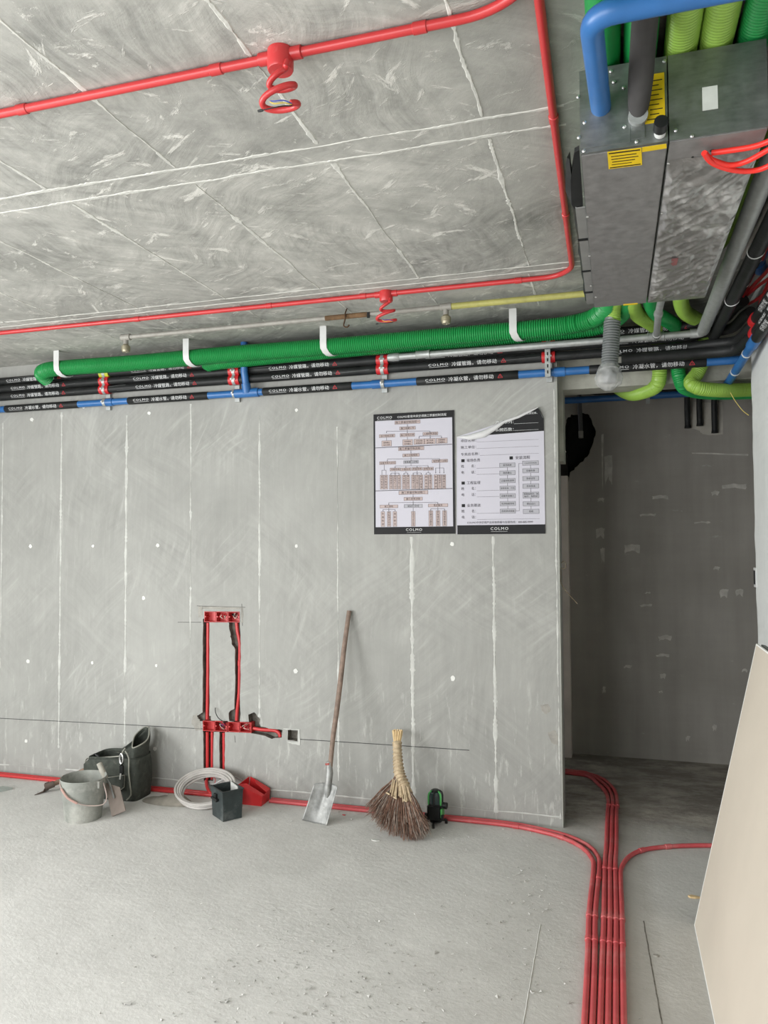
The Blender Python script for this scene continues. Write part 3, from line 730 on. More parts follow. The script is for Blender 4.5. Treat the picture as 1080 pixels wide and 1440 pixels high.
bx(478, 932, 312, 40, '施工质量控制流程三', sz=.0165); ln(476, 952, 476, 984); arrow(476, 984); bx(476, 1000, 198, 36, '施工验收流程')
tree(1040, [210, 476, 740], 476, 1018, 1064); bx(210, 1080, 198, 34, '竣工验收'); bx(476, 1077, 196, 36, '试运行交付', 'grey_boxes'); bx(742, 1072, 206, 34, '售后服务')
tree(1112, [146, 210, 278], 210, 1097, 1132); tree(1108, [664, 740, 810], 740, 1090, 1128); ln(476, 1095, 476, 1132)
for x, s_ in ((144, '外观检查'), (211, '性能测试检查'), (276, '资料移交')): vbx(x, 1134, 1296, 42, s_)
vbx(476, 1134, 1296, 42, '系统调试运行验收')
for x, s_ in ((664, '定期回访服务'), (740, '质保维护服务'), (810, '清洗保养服务')): vbx(x, 1128, 1296, 44, s_)
pr.done(po1, MM)
# ---- poster 2 (top left corner peeled and rolled over)
x0, z0 = W(642.5, 751.5); x1, _ = W(767, 751.5); z1 = W(760, 573)[1]; pw = x1-x0; ph = z1-z0
po2 = thing('record_poster', Vector((x0+pw/2, 0, z0)), 'form poster with its top left corner peeled and curled over, right of the pair', 'poster')
def c2(x, y): return (x-18)/897*pw, (1378-y)/(1378-72)*ph
fa = c2(30, 338); fb = c2(858, 70)
pr = Print(x0, z0, pw, ph)
m_ = MB(); poly = [(0, 0), (pw, 0), (pw, c2(915, 190)[1]), (c2(885, 120)[0], c2(885, 120)[1]), (fb[0], ph), (c2(760, 105)), (c2(560, 190)), (c2(510, 190)), (c2(440, 225)), fa]
m_.prism([(x0+a, -.001, z0+b_) for a, b_ in poly], (0, -.0052, 0)); build(m_, 'sheet', M_PAPER, po2)
zt = c2(0, 332)[1]
top = [(a, b_) for a, b_ in poly[2:9]]
kk = MB(); kk.add([pr.pt(a, b_, .0006) for a, b_ in [(c2(255, 338)), (pw, c2(0, 318)[1])] + top[:6] + [(c2(430, 235)), (c2(350, 292))]], [tuple(range(10))]); pr.layers['black_bands'] = kk
pr.rect('black_bands', .004, 0, pw, c2(0, 1282)[1], h=.0006)
pr.text('white_lettering', '功能调试单。', c2(715, 135)[0], c2(0, 138)[1], .0145, fit=.078)
pr.text('white_lettering', '产品系列：', c2(430, 225)[0], c2(0, 222)[1], .020, fit=.104); pr.rect('white_lettering', c2(620, 0)[0], c2(0, 231)[1], c2(862, 0)[0], c2(0, 229)[1])
pr.text('white_lettering', '系统匹数：', c2(425, 300)[0], c2(0, 300)[1], .021, fit=.107); pr.rect('white_lettering', c2(620, 0)[0], c2(0, 302)[1], c2(862, 0)[0], c2(0, 300)[1])
for s_, y, xl in (('项目名称：', 398, 235), ('施工单位：', 468, 235), ('专卖店名称：', 542, 268)):
    pr.text('printed_text', s_, c2(68, 0)[0], c2(0, y)[1], .0185, fit=(xl-68)/897*pw*.97); pr.rect('printed_lines', c2(xl, 0)[0], c2(0, y+7)[1], c2(862, 0)[0], c2(0, y+5.2)[1])
def sq(x, y): pr.rect('black_squares', c2(x-17, 0)[0], c2(0, y+16)[1], c2(x+17, 0)[0], c2(0, y-16)[1], h=.0014)
for s_, y in (('现场负责', 597), ('工程监理', 835), ('业务跟进', 1074)):
    sq(91, y); pr.text('printed_text', s_, c2(128, 0)[0], c2(0, y+13)[1], .021, fit=.080)
sq(586, 586); pr.text('printed_text', '安装流程', c2(626, 0)[0], c2(0, 600)[1], .021, fit=.084)
for y in (670, 735, 907, 972, 1146, 1210):
    n_ = '姓' if y in (670, 907, 1146) else '电'; q_ = '名：' if n_ == '姓' else '话：'
    pr.text('printed_text', n_, c2(70, 0)[0], c2(0, y)[1], .019); pr.text('printed_text', q_, c2(175, 0)[0], c2(0, y)[1], .019)
    pr.rect('printed_lines', c2(232, 0)[0], c2(0, y+14)[1], c2(462 if y < 1200 else 862, 0)[0], c2(0, y+12)[1])
def gb(cx, cy, wpx, hpx, txt):
    u, v = c2(cx, cy); a = wpx/1765; b_ = hpx/1765
    pr.rect('grey_boxes', u-a/2, v-b_/2, u+a/2, v+b_/2, h=.0008); pr.frame('printed_lines', u-a/2, v-b_/2, u+a/2, v+b_/2)
    ls = txt.split('\n')
    for i, q_ in enumerate(ls):
        s_ = min(.0125, a*.9/len(q_)); pr.text('printed_text', q_, u, v-s_*.36+(.007-.014*i if len(ls) > 1 else 0), s_, True)
ys = (660, 741, 823, 901, 981, 1062, 1140)
for i, (y, s_) in enumerate(zip(ys, ('现场勘察', '图纸确认', '设备材料进场', '管路安装、打压', '设备安装施工', '吊顶隐蔽验收', '系统调试验收'))):
    gb(546, y, 158, 46, s_)
    if i < 6: u, v = c2(546, y+24); u2, v2 = c2(546, ys[i+1]-24); pr.rect('printed_lines', u-.0009, v2, u+.0009, v)
ys2 = (646, 725, 806, 885, 978, 1068, 1147)
for i, (y, s_) in enumerate(zip(ys2, ('COLMO交付标准', '设备检查', '系统试压', '系统保温', '管路抽真空、加\n制冷、制热试', '调试运行', '验收'))):
    gb(778, y, 160, 62 if i == 4 else 46, s_)
    if i < 6: u, v = c2(778, y+(31 if i == 4 else 24)); u2, v2 = c2(778, ys2[i+1]-(31 if i == 3 else 24)); pr.rect('printed_lines', u-.0009, v2, u+.0009, v)
a = c2(625, 1140); b_ = c2(662, 1140); pr.rect('printed_lines', a[0], a[1], b_[0], a[1]+.0014); t_ = c2(662, 646); pr.rect('printed_lines', b_[0]-.0014, b_[1], b_[0], t_[1]); pr.rect('printed_lines', b_[0], t_[1]-.0014, c2(697, 0)[0], t_[1])
pr.text('printed_text', 'COLMO中央空调产品安装质量与监督热线：400-885-9999', c2(128, 0)[0], c2(0, 1265)[1], .0155, fit=(795-128)/897*pw)
pr.text('white_lettering', 'COLMO', c2(368, 0)[0], c2(0, 1335)[1], .023, space=1.25, fit=.102); pr.rect('white_lettering', c2(372, 0)[0], c2(0, 1352)[1], c2(540, 0)[0], c2(0, 1350)[1])
pr.done(po2, MM)
# the curl: a tapering roll of the white back along the fold
fpts = [c2(30, 338), c2(150, 325), c2(300, 285), c2(430, 232), c2(520, 190), c2(660, 148), c2(760, 105), c2(858, 70)]
wid = [.0, .030, .040, .026, .012, .012, .010, .001]
m_ = MB()
def curl(u, v):
    s_ = u*(len(fpts)-1); i = min(int(s_), len(fpts)-2); f = s_-i
    p = Vector((fpts[i][0]*(1-f)+fpts[i+1][0]*f, 0, fpts[i][1]*(1-f)+fpts[i+1][1]*f)); wv = wid[i]*(1-f)+wid[i+1]*f
    d = Vector((.30, 0, -1)).normalized(); an = v*math.pi*.95
    # rolls out from the wall (upper edge) and back down over the front
    r_ = wv*.5+.0015
    return Vector((x0, -.0066, z0)) + p + Vector((0, 0, .0)) + d*(r_*(1-math.cos(an))) + Vector((0, -1, 0))*(r_*.9*math.sin(an)+.001)
m_.grid(curl, 60, 10); build(m_, 'curled_corner', M_PAPERB, po2, True)
m_ = MB(); m_.grid(lambda u, v: Vector((x0, -.008, z0))+Vector((c2(858+u*50, 0)[0], -.012*math.sin(v*3), c2(0, 72+u*110)[1]-v*.004+.006*(1-u)*v)), 8, 6); build(m_, 'curled_edge', M_PAPERB, po2, True)

# ================================================================== PIPES ALONG THE MAIN WALL
YR = -.047; RP = .026
LX = [-4.037, -3.03, -2.05, -1.048, -.03]
def wraptext(mb, body, size, x, yc, zc, r, phi0, fit=None, voff=0.0, space=1.0):
    vs, fs, w_ = textmesh(body, size, space); sx = fit/w_ if fit else 1
    out = []
    for a, b_ in vs:
        ph_ = phi0+(b_+voff)/r
        out.append(Vector((x+a*sx, yc-(r+.0010)*math.cos(ph_), zc+(r+.0010)*math.sin(ph_))))
    mb.add(out, fs)
def wraprect(mb, x0, x1, v0, v1, yc, zc, r, phi0):
    n = max(1, int((v1-v0)/.004)); 
    for k in range(n):
        a = v0+(v1-v0)*k/n; b_ = v0+(v1-v0)*(k+1)/n; q = []
        for x, v in ((x0, a), (x1, a), (x1, b_), (x0, b_)):
            ph_ = phi0+v/r; q.append(Vector((x, yc-(r+.001)*math.cos(ph_), zc+(r+.001)*math.sin(ph_))))
        mb.add(q, [(0, 1, 2, 3)])
def wrapline(mb, p, q, t, x, yc, zc, r, phi0):
    d = Vector((q[0]-p[0], q[1]-p[1])); n = Vector((-d.y, d.x)).normalized()*t/2; k = 6
    pts = []
    for i in range(k+1):
        c = Vector(p[:2]).to_2d() if False else Vector((p[0], p[1]))+d*i/k
        for sgn in (-1, 1):
            a = c+n*sgn; ph_ = phi0+a.y/r; pts.append(Vector((x+a.x, yc-(r+.001)*math.cos(ph_), zc+(r+.001)*math.sin(ph_))))
    mb.add(pts, [(2*i, 2*i+1, 2*i+3, 2*i+2) for i in range(k)])
def pipe_print(parent, x, yc, zc, r, second, phi0=-.22):
    m1 = MB(); wraptext(m1, 'COLMO', .019, x, yc, zc, r, phi0, .118, -.004, 1.3); wraprect(m1, x+.004, x+.118, -.0115, -.0100, yc, zc, r, phi0)
    wraptext(m1, second, .0275, x+.138, yc, zc, r, phi0, .262, -.0105)
    tag(build(m1, 'white_lettering', M_TEXT, parent), kind='stuff')
    m2 = MB()
    a, b_, c_ = (.425, -.010), (.452, -.010), (.4385, .011)
    for p, q in ((a, b_), (b_, c_), (c_, a)): wrapline(m2, p, q, .0028, x, yc, zc, r, phi0)
    wrapline(m2, (.4385, -.006), (.4385, .003), .0022, x, yc, zc, r, phi0)
    tag(build(m2, 'warning_triangle', M_TEXTR, parent), kind='stuff')
T1, T2 = '冷媒管路，请勿移动', '冷凝水管，请勿移动'
rows = [(2.625, 'lowest'), (2.680, 'middle'), (2.735, 'topmost')]
for zc, nm_ in rows:
    x_end = .44
    t = thing('refrigerant_pipe', Vector((-5.35, YR, zc)), '%s of the three black insulated pipes stacked along the top of the wall' % nm_, 'pipe', 'black insulated pipes along the wall')
    path = resample([(-5.38, YR, zc), (x_end-.06, YR, zc), (x_end, YR-.02, zc)], .06)
    m_ = MB(); m_.tube([Vector((p.x, p.y, p.z+.0012*mnoise.noise(p*3))) for p in path], [RP*(1+.035*mnoise.noise(Vector((p.x*9, zc*50, 0)))) for p in path], 14); build(m_, 'insulation', M_BLACK, t, True)
    for i, lx in enumerate(LX):
        if zc > 2.7 and i == 3: continue
        off = {2.625: .02, 2.68: .0 if i else .02, 2.735: -.02}[zc]
        pipe_print(t, lx+off, YR, zc, RP+.001, T1)
    # shrink-wrap seams / folds
    for k in range(10):
        xx = U(-4.2, .4); m_ = MB(); a0 = U(-.9, .6); ln_ = U(.1, .35); pts = [Vector((xx+ln_*j/6, YR-(RP+.0006)*math.cos(a0+.05*j), zc+(RP+.0006)*math.sin(a0+.05*j))) for j in range(7)]
        m_.tube(pts, .0012, 5); build(m_, 'film_fold', mat('film_fold', (.10, .105, .105), .3), t, True)
# condensate pipe
ZK = 2.537; RK = .0225
t = thing('condensate_pipe', Vector((-5.35, YR, ZK)), 'blue condensate pipe with black lettered sleeves, lowest pipe along the wall top', 'pipe')
m_ = MB(); m_.tube(bendpath([(-5.38, YR, ZK), (.655, YR, ZK)], .03), RK, 14); build(m_, 'blue_pipe', M_BLUE, t, True)
def kx(px, py): return P(px, py, 'y', YR-RK).x
for (a, b_, i) in ((5, 108, 0), (178, 291, 1), (368, 494, 2), (585, 729, 3), (829, 995, 4)):
    xa_, xb_ = kx(a, 560), kx(b_, 550); m_ = MB(); m_.tube([(xa_, YR, ZK), (xa_+.004, YR, ZK), (xb_-.004, YR, ZK), (xb_, YR, ZK)], [RK, RK+.0028, RK+.0028, RK], 14); sl = build(m_, 'insulation_sleeve', M_BLACK, t, True)
    pipe_print(t, LX[i], YR, ZK, RK+.0032, T2, -.2)
for px in (236, 350): pass
# vertical blue branch with tee
xt = -2.205
m_ = MB(); m_.tube([(xt, YR-.012, ZK), (xt, YR-.034, ZK+.07), (xt, YR-.052, ZK+.12), (xt, YR-.052, 2.845)], RK*1.0, 14); build(m_, 'branch', M_BLUE, t, True)
m_ = MB(); m_.tube([(xt-.09, YR, ZK), (xt-.088, YR, ZK), (xt+.075, YR, ZK), (xt+.077, YR, ZK)], [RK, RK*1.28, RK*1.28, RK], 16); m_.tube([(xt, YR-.012, ZK), (xt, YR-.030, ZK+.055)], RK*1.25, 16); build(m_, 'tee_fitting', M_BLUE, t, True)
for xx in (-3.23, -1.35, -.28): 
    m_ = MB(); m_.tube([(xx-.032, YR, ZK), (xx-.03, YR, ZK), (xx+.03, YR, ZK), (xx+.032, YR, ZK)], [RK, RK*1.2, RK*1.2, RK], 14); build(m_, 'coupling', M_BLUE, t, True)
# brackets
def bracket(x, label, sleeves):
    t = thing('pipe_bracket', Vector((x, 0, 2.49)), label, 'bracket', 'steel brackets clamping the wall pipes')
    m_ = MB(); m_.bbox((x-.016, -.018, 2.49), (x+.016, .0, 2.80)); build(m_, 'strut', M_STEEL, t)
    for k in range(5):
        m_ = MB(); m_.cyl((x, -.0195, 2.575+k*.045-.012), (x, -.017, 2.575+k*.045-.012), .0045, 8); build(m_, 'slot', M_BLK, t)
    for zc, m2 in sleeves:
        m_ = MB(); m_.tube([(x-.037, YR, zc), (x-.036, YR, zc), (x+.036, YR, zc), (x+.037, YR, zc)], [RP, RP+.0065, RP+.0065, RP], 16); build(m_, 'clamp_sleeve', m2, t, True)
        m_ = MB(); m_.tube([(x-.011, YR, zc), (x-.010, YR, zc), (x+.010, YR, zc), (x+.011, YR, zc)], [RP+.005, RP+.0085, RP+.0085, RP+.005], 16); build(m_, 'clamp_band', M_STEEL, t, True)
        m_ = MB(); m_.cyl((x-.006, YR-RP-.008, zc-.002), (x-.006, YR-RP-.022, zc-.002), .0065, 6); m_.box((x+.008, YR-RP-.012, zc-.002), (.022, .004, .010)); build(m_, 'clamp_bolt', M_SCREW, t)
    m_ = MB(); m_.tube([(x-.011, YR, ZK), (x-.01, YR, ZK), (x+.01, YR, ZK), (x+.011, YR, ZK)], [RK, RK+.006, RK+.006, RK], 16); build(m_, 'clamp_band', M_STEEL, t, True)
    m_ = MB(); m_.cyl((x-.004, YR-RK-.004, ZK), (x-.004, YR-RK-.017, ZK), .006, 6); build(m_, 'clamp_bolt', M_SCREW, t)
    return t
M_CLR = mat('red_clamp_rubber', (.50, .018, .022), .4, var=.08); M_CLY = mat('yellow_clamp_tape', (.50, .52, .03), .45)
bracket(-3.262, 'pipe bracket with red clamps under a yellow taped clamp, left end of the wall', [(2.625, M_CLR), (2.68, M_CLR), (2.735, M_CLY)])
bracket(-2.296, 'pipe bracket with red clamps just left of the vertical blue branch', [(2.625, M_CLR), (2.68, M_CLR), (2.735, M_CLY)])
bracket(-1.313, 'pipe bracket with two red clamps above the flow chart poster', [(2.625, M_CLR), (2.68, M_CLR)])
t = bracket(-.340, 'pipe bracket with slotted steel plate at the corner above the doorway', [(2.625, M_CLR), (2.735, M_CLR)])
m_ = MB(); m_.bbox((-.357, -.094, 2.505), (-.327, -.090, 2.66)); build(m_, 'slotted_plate', M_STEEL, t)
for k in range(4): m_ = MB(); m_.bbox((-.3455, -.0955, 2.522+k*.034), (-.3385, -.0935, 2.540+k*.034)); build(m_, 'slot', M_BLK, t)

# green ventilation ducts
YG = -.225; ZG = 2.742
G1 = smoothpath([(-3.66, -.13, 2.705), (-3.655, -.19, 2.728), (-3.58, YG, 2.742), (-3.4, YG-.002, 2.745), (-2.9, YG, 2.740), (-2.2, YG, 2.744), (-1.5, YG-.003, 2.738), (-.9, YG, 2.742), (-.42, YG-.002, 2.742), (-.22, YG-.01, 2.746), (-.09, YG-.06, 2.755), (-.022, YG-.17, 2.775), (-.006, -.55, 2.795), (-.006, -.9, 2.806), (-.006, -1.3, 2.808)], .04)
t = thing('ventilation_duct', Vector((-2, YG, 2.69)), 'long ribbed green air duct hung under the ceiling along the wall', 'duct', 'green air ducts')
m_ = MB(); corrugated(m_, G1, .050, .0125, .0060, 24); build(m_, 'ribbed_tube', M_GREEN, t, True)
m_ = MB(); m_.tube([(-.006, -1.3, 2.808), (-.006, -5.2, 2.808)], .040, 20); build(m_, 'straight_tube', M_GREEN, t, True)
G2 = smoothpath([(-2.44, -.10, 2.722), (-2.36, -.125, 2.725), (-1.5, -.122, 2.74), (-.5, -.122, 2.742), (-.15, -.125, 2.745), (-.02, -.16, 2.755), (.055, -.26, 2.775), (.078, -.42, 2.795), (.080, -.8, 2.806), (.080, -1.2, 2.808)], .04)
t = thing('ventilation_duct', Vector((-1, -.122, 2.69)), 'second green air duct, half hidden behind the long ribbed one', 'duct', 'green air ducts')
m_ = MB(); corrugated(m_, G2, .045, .0125, .0050, 20); build(m_, 'ribbed_tube', M_GREEN, t, True)
m_ = MB(); m_.tube([(.080, -1.2, 2.808), (.080, -5.2, 2.808)], .040, 20); build(m_, 'straight_tube', M_GREEN, t, True)
for k, px in enumerate((80, 262, 455, 722)):
    x = P(px, 505, 'y', YG-.05).x; m_ = MB()
    def strap(u, v, x=x):
        an = math.radians(100+ u*200); return Vector((x-.024+.048*v+ (.012*u), YG+math.cos(an+math.pi/2)*0 + 0, 0))
    pts = [(YG-.055, ZC-.001), (YG-.0545, ZG+.01), (YG-.050, ZG-.022), (YG-.034, ZG-.043), (YG-.010, ZG-.054), (YG+.015, ZG-.0545), (YG+.036, ZG-.043)]
    vs = []
    for j, (yy, zz) in enumerate(pts):
        sh = .0 if j < 3 else .010*(j-2)
        for (o1, o2) in ((-.020, 0), (.020, 0)): vs += [Vector((x+o1+sh, yy, zz)), Vector((x+o1+sh, yy-.003 if j < 3 else yy-.002, zz-(0 if j < 3 else .003)))]
    n_ = len(pts); fs = []
    for j in range(n_-1):
        a = j*4; b_ = a+4; fs += [(a, a+2, b_+2, b_), (a+1, b_+1, b_+3, a+3), (a, b_, b_+1, a+1), (a+2, a+3, b_+3, b_+2)]
    fs += [(0, 1, 3, 2), ((n_-1)*4, (n_-1)*4+2, (n_-1)*4+3, (n_-1)*4+1)]
    m_.add(vs, fs); o = one(m_, 'duct_strap', M_WHITE, ['white strap round the green duct near its left end', 'white duct strap just left of the vertical blue branch pipe', 'white strap on the green duct above the shovel', 'white strap on the green duct above the peeled poster'][k], 'strap', 'white straps holding the green duct', origin=(x, YG-.05, ZC))
# lime and green ducts behind the unit (over its top, then down and under the lintel)
def duct(name, pts, r, m, label, group=None, ribs=True, seg=20):
    t = thing(name, Vector(pts[0]), label, 'duct', group); m_ = MB()
    pth = smoothpath(pts, .03)
    if ribs: corrugated(m_, pth, r, .0105, .003, seg)
    else: m_.tube(pth, r, seg)
    build(m_, 'ribbed_tube' if ribs else 'tube', m, t, True); return t
grp = 'air ducts over the unit and doorway'
xl1, xl2, xg3, xl3 = [P(px, 440, 'y', -.45).x for px in (862, 890, 914, 957)]
duct('air_duct', [(.167, -5.2, 2.808), (.165, -1.3, 2.806), (xl1+.03, -.8, 2.800), (xl1+.01, -.5, 2.785), (xl1, -.40, 2.762), (xl1-.001, -.372, 2.73), (xl1-.002, -.37, 2.70)], .040, M_LIME, 'lime duct feeding the grey flexible hose', grp)
duct('air_duct', [(.250, -5.2, 2.808), (.245, -1.3, 2.806), (xl2+.03, -.8, 2.80), (xl2, -.45, 2.785), (xl2+.03, -.22, 2.775), (.235, -.05, 2.74), (.250, .045, 2.66), (.252, .052, 2.55), (.250, .060, 2.49), (.238, .10, 2.455), (.195, .20, 2.447), (.11, .36, 2.462), (.03, .52, 2.54), (-.05, .66, 2.65), (-.1, .75, 2.76)], .040, M_LIME, 'lime duct bending left under the beam', grp)
duct('air_duct', [(.333, -5.2, 2.808), (.330, -1.3, 2.806), (xg3+.03, -.8, 2.80), (xg3, -.5, 2.79), (xg3+.04, -.22, 2.775), (.33, -.05, 2.74), (.340, .05, 2.66), (.345, .055, 2.54), (.362, .065, 2.46), (.40, .15, 2.435), (.52, .28, 2.43), (.75, .38, 2.435), (1.1, .42, 2.44)], .038, M_GREEN, 'green duct dropping between two lime ducts and turning right', grp)
duct('air_duct', [(.45, -1.9, 2.806), (.44, -1.2, 2.806), (xl3+.02, -.8, 2.80), (xl3, -.5, 2.79), (xl3+.04, -.2, 2.775), (.47, -.04, 2.74), (.48, .05, 2.66), (.47, .055, 2.56), (.44, .045, 2.49), (.405, .01, 2.445), (.44, -.01, 2.408), (.55, .05, 2.40), (.70, .17, 2.415), (.95, .28, 2.43), (1.2, .29, 2.43)], .038, M_LIME, 'lime duct looping low and rightwards below the beam', grp)
# grey flexible hose with bagged end
t = thing('flexible_hose', Vector((xl1, -.37, 2.4)), 'grey ribbed flexible hose hanging in front of the doorway beam', 'hose')
fx = [Vector((.078, -.375, 2.72)), Vector((.074, -.37, 2.68)), Vector((.070, -.372, 2.6)), Vector((.072, -.37, 2.50)), Vector((.070, -.368, 2.42))]
a = P(861, 452, 'y', -.37); b_ = P(860, 470, 'y', -.37); c_ = P(858, 500, 'y', -.37); d_ = P(857, 525, 'y', -.37)
fx = [Vector((xl1-.002, -.37, 2.715)), a, b_, c_, d_]
m_ = MB(); corrugated(m_, smoothpath(fx, .03), .043, .013, .005, 24); build(m_, 'ribbed_tube', M_FLEX, t, True)
m_ = MB(); e = d_
def bag(u, v):
    an = u*2*math.pi; zz = v*.135; r_ = .046+.022*math.sin(min(1, v*1.25)*math.pi*.75) - (.05*max(0, v-.75)*4*.9)
    r_ = max(.004, r_)*(1+.10*mnoise.noise(Vector((math.cos(an)*2.2, math.sin(an)*2.2, v*5)))+.03*math.sin(an*9+v*6))
    return Vector((e.x+r_*math.cos(an)-.006*v, e.y+r_*math.sin(an), e.z+.045-zz))
m_.grid(bag, 44, 22, closeu=True)
mb_, nt_, bs_ = newmat('clear_polythene'); bs_.inputs['Base Color'].default_value = (.55, .56, .55, 1); bs_.inputs['Roughness'].default_value = .22; bs_.inputs['Alpha'].default_value = .42
NN = NT(nt_); NN.link(NN.bump(NN.noise(60, detail=3), .5, .004), bs_.inputs['Normal'])
build(m_, 'plastic_bag', mb_, t, True)
m_ = MB(); ring = [e+Vector((.047*math.cos(k*.35), .047*math.sin(k*.35), .022+.003*math.sin(k))) for k in range(19)]; m_.tube(ring, .002, 6); build(m_, 'tie', M_WHITE, t, True)
m_ = MB(); m_.tube([e+Vector((0, 0, .03)), e+Vector((0, 0, -.03)), e+Vector((0, 0, -.05))], [.036, .036, .03], 18); build(m_, 'hose_end', M_FLEX, t, True)

# grey steel conduit along the wall, tees and elbow, then forward past the unit
YS = -.16
a = P(553, 502.5, 'y', YS); e1 = P(985, 467.5, 'y', YS)
t = thing('steel_pipe', a, 'galvanised steel pipe running right above the posters and turning forward past the unit', 'pipe')
m_ = MB(); m_.tube([a, Vector((e1.x, YS, a.z*.5+e1.z*.5))], .0185, 14); build(m_, 'wall_run', M_STEEL, t, True)
m_ = MB(); m_.tube([a-Vector((.035, 0, 0)), a-Vector((.03, 0, 0)), a, a+Vector((.03, 0, 0)), a+Vector((.04, 0, 0))], [.012, .020, .024, .024, .0185], 14); build(m_, 'end_fitting', M_STEEL, t, True)
for px, py in ((595, 501), (830-60*0, 486), (922, 472)):
    if px == 830: continue
    c = P(px, py, 'y', YS); c.z = a.z*.5+e1.z*.5; c = Vector((c.x, YS, c.z)); m_ = MB(); m_.tube([c-Vector((.042, 0, 0)), c-Vector((.04, 0, 0)), c-Vector((.03, 0, 0)), c+Vector((.03, 0, 0)), c+Vector((.04, 0, 0)), c+Vector((.042, 0, 0))], [.0185, .0255, .0225, .0225, .0255, .0185], 14); build(m_, 'coupling', M_STEEL, t, True)
ez = (a.z+e1.z)/2
fw = P(1077, 243, 'z', ez)
m_ = MB(); m_.tube(bendpath([(e1.x-.05, YS, ez), (e1.x+.005, YS, ez), (e1.x+.012, YS-.08, ez)], .04), .024, 16); build(m_, 'elbow', M_STEEL, t, True)
m_ = MB(); m_.tube([(e1.x+.008, YS-.05, ez), (e1.x+.008, YS-.5, ez+.002), (.448, -1.2, ez+.005), (.437, -2.7, ez+.005)], .030, 16); build(m_, 'forward_run', M_STEEL, t, True)
br0 = P(923, 466, 'y', YS); br1 = P(927, 434, 'y', YS-.02)
m_ = MB(); m_.tube(bendpath([(br0.x, YS, ez), tuple(P(926, 440, 'y', -.62)), (P(926, 440, 'y', -.62).x+.004, -1.16, P(926, 440, 'y', -.62).z+.004)], .03), .0165, 12); build(m_, 'branch', M_STEEL, t, True)
m_ = MB(); q_ = P(926, 440, 'y', -.62); q0_ = Vector((br0.x, YS, ez)); qd = (q_-q0_).normalized(); m_.tube([q0_, q0_+qd*.05, q0_+qd*.051], [.022, .022, .0165], 12); m_.tube([q_-qd*.03, q_-qd*.004, q_+Vector((0, -.014, 0))], [.021, .0215, .017], 12); build(m_, 'tee_fitting', M_STEEL, t, True)

# sprinkler line on the ceiling
ys_ = -.56; zs = ZC-.045
h1 = P(177, 480, 'y', ys_); h2 = P(627, 440, 'y', ys_)
t = thing('sprinkler_pipe', Vector((h1.x, ys_, zs)), 'thin ceiling sprinkler pipe, grey at the left and yellow at the right end', 'pipe')
m_ = MB(); m_.tube([(h1.x, ys_, zs), (h2.x, ys_, zs)], .0135, 12); build(m_, 'grey_run', M_SPR, t, True)
m_ = MB(); m_.tube([(h2.x+.02, ys_, zs), (-.062, ys_, zs)], .0165, 12); build(m_, 'yellow_run', M_YEL, t, True)
for hx, nm_, s_ in ((h1.x, 'sprinkler', 0), (h2.x, 'sprinkler', 1)):
    m_ = MB(); zz = zs
    m_.tube([(hx-.03, ys_, zz), (hx-.028, ys_, zz), (hx+.03, ys_, zz), (hx+.032, ys_, zz)], [.013, .020, .020, .013], 12)
    m_.cyl((hx, ys_, zz), (hx, ys_, zz-.042), .015, 12); f_ = build(m_, 'pipe_fitting', M_SPR, t, True)
    m_ = MB(); m_.lathe([(.012, 0), (.017, -.006), (.024, -.012), (.025, -.034), (.021, -.048), (.006, -.050), (.005, -.046)], (hx, ys_, zz-.040), 18); build(m_, 'sprinkler_head', M_BRASS, t, True)
    m_ = MB()
    for k in range(4): m_.lathe([(.0255, -.015-k*.006), (.0268, -.017-k*.006), (.0255, -.019-k*.006)], (hx, ys_, zz-.040), 18)
    build(m_, 'thread', M_BRASS, t, True)
m_ = MB(); hk = P(487, 440, 'y', ys_); m_.tube(smoothpath([(hk.x, ys_+.01, ZC), (hk.x, ys_-.018, zs+.01), (hk.x, ys_-.02, zs-.02), (hk.x-.01, ys_-.015, zs-.055), (hk.x+.01, ys_-.012, zs-.062), (hk.x+.02, ys_-.01, zs-.05)], .01), .004, 6); build(m_, 'rusty_hook', mat('rust', (.07, .035, .015), .9, var=.4), t, True)
m_ = MB(); m_.tube([(hk.x-.12, ys_, zs), (hk.x-.1, ys_, zs), (hk.x+.1, ys_, zs), (hk.x+.12, ys_, zs)], [.0136, .0142, .0142, .0136], 12); build(m_, 'rusty_band', mat('rust_stain', (.13, .075, .035), .9, var=.5, scale=30), t, True)
m_ = MB(); nk = P(519, 440, 'y', ys_); m_.box((nk.x, ys_-.012, zs-.008), (.014, .01, .03)); build(m_, 'clip', M_BLK, t)

# ================================================================== CEILING CONDUITS AND JUNCTION BOXES
zc_ = ZC-.0135
yn = -2.655
conduit('ceiling_conduit', [(-4.6, yn+.01, zc_), (-.24, yn, zc_), (-.105, yn-.13, zc_), (-.105, -3.6, zc_)], .0122, 'near red conduit crossing the ceiling through the large hanging box', group='red conduits on the ceiling', rad=.11,
        couplers=[(-.98, yn, zc_), (-.43, yn, zc_), (-1.6, yn, zc_)])
conduit('ceiling_conduit', [(-4.9, -.775, zc_), (-.245, -.76, zc_), (-.165, -.85, zc_), (-.150, -2.3, zc_), (-.135, -3.6, zc_)], .0122, 'far red conduit that turns the ceiling corner and runs back towards the viewer', group='red conduits on the ceiling', rad=.085,
        couplers=[(-2.52, -.77, zc_), (-1.72, -.77, zc_), (-1.20, -.76, zc_), (-.42, -.76, zc_), (-.155, -1.45, zc_), (-.15, -2.15, zc_)])
c = P(30, 522, 'z', ZC-.03)
conduit('ceiling_conduit', [(-4.9, c.y-.02, ZC-.02), (-3.68, c.y+.05, ZC-.02)], .0122, 'short red conduit behind the left end of the green duct', group='red conduits on the ceiling')
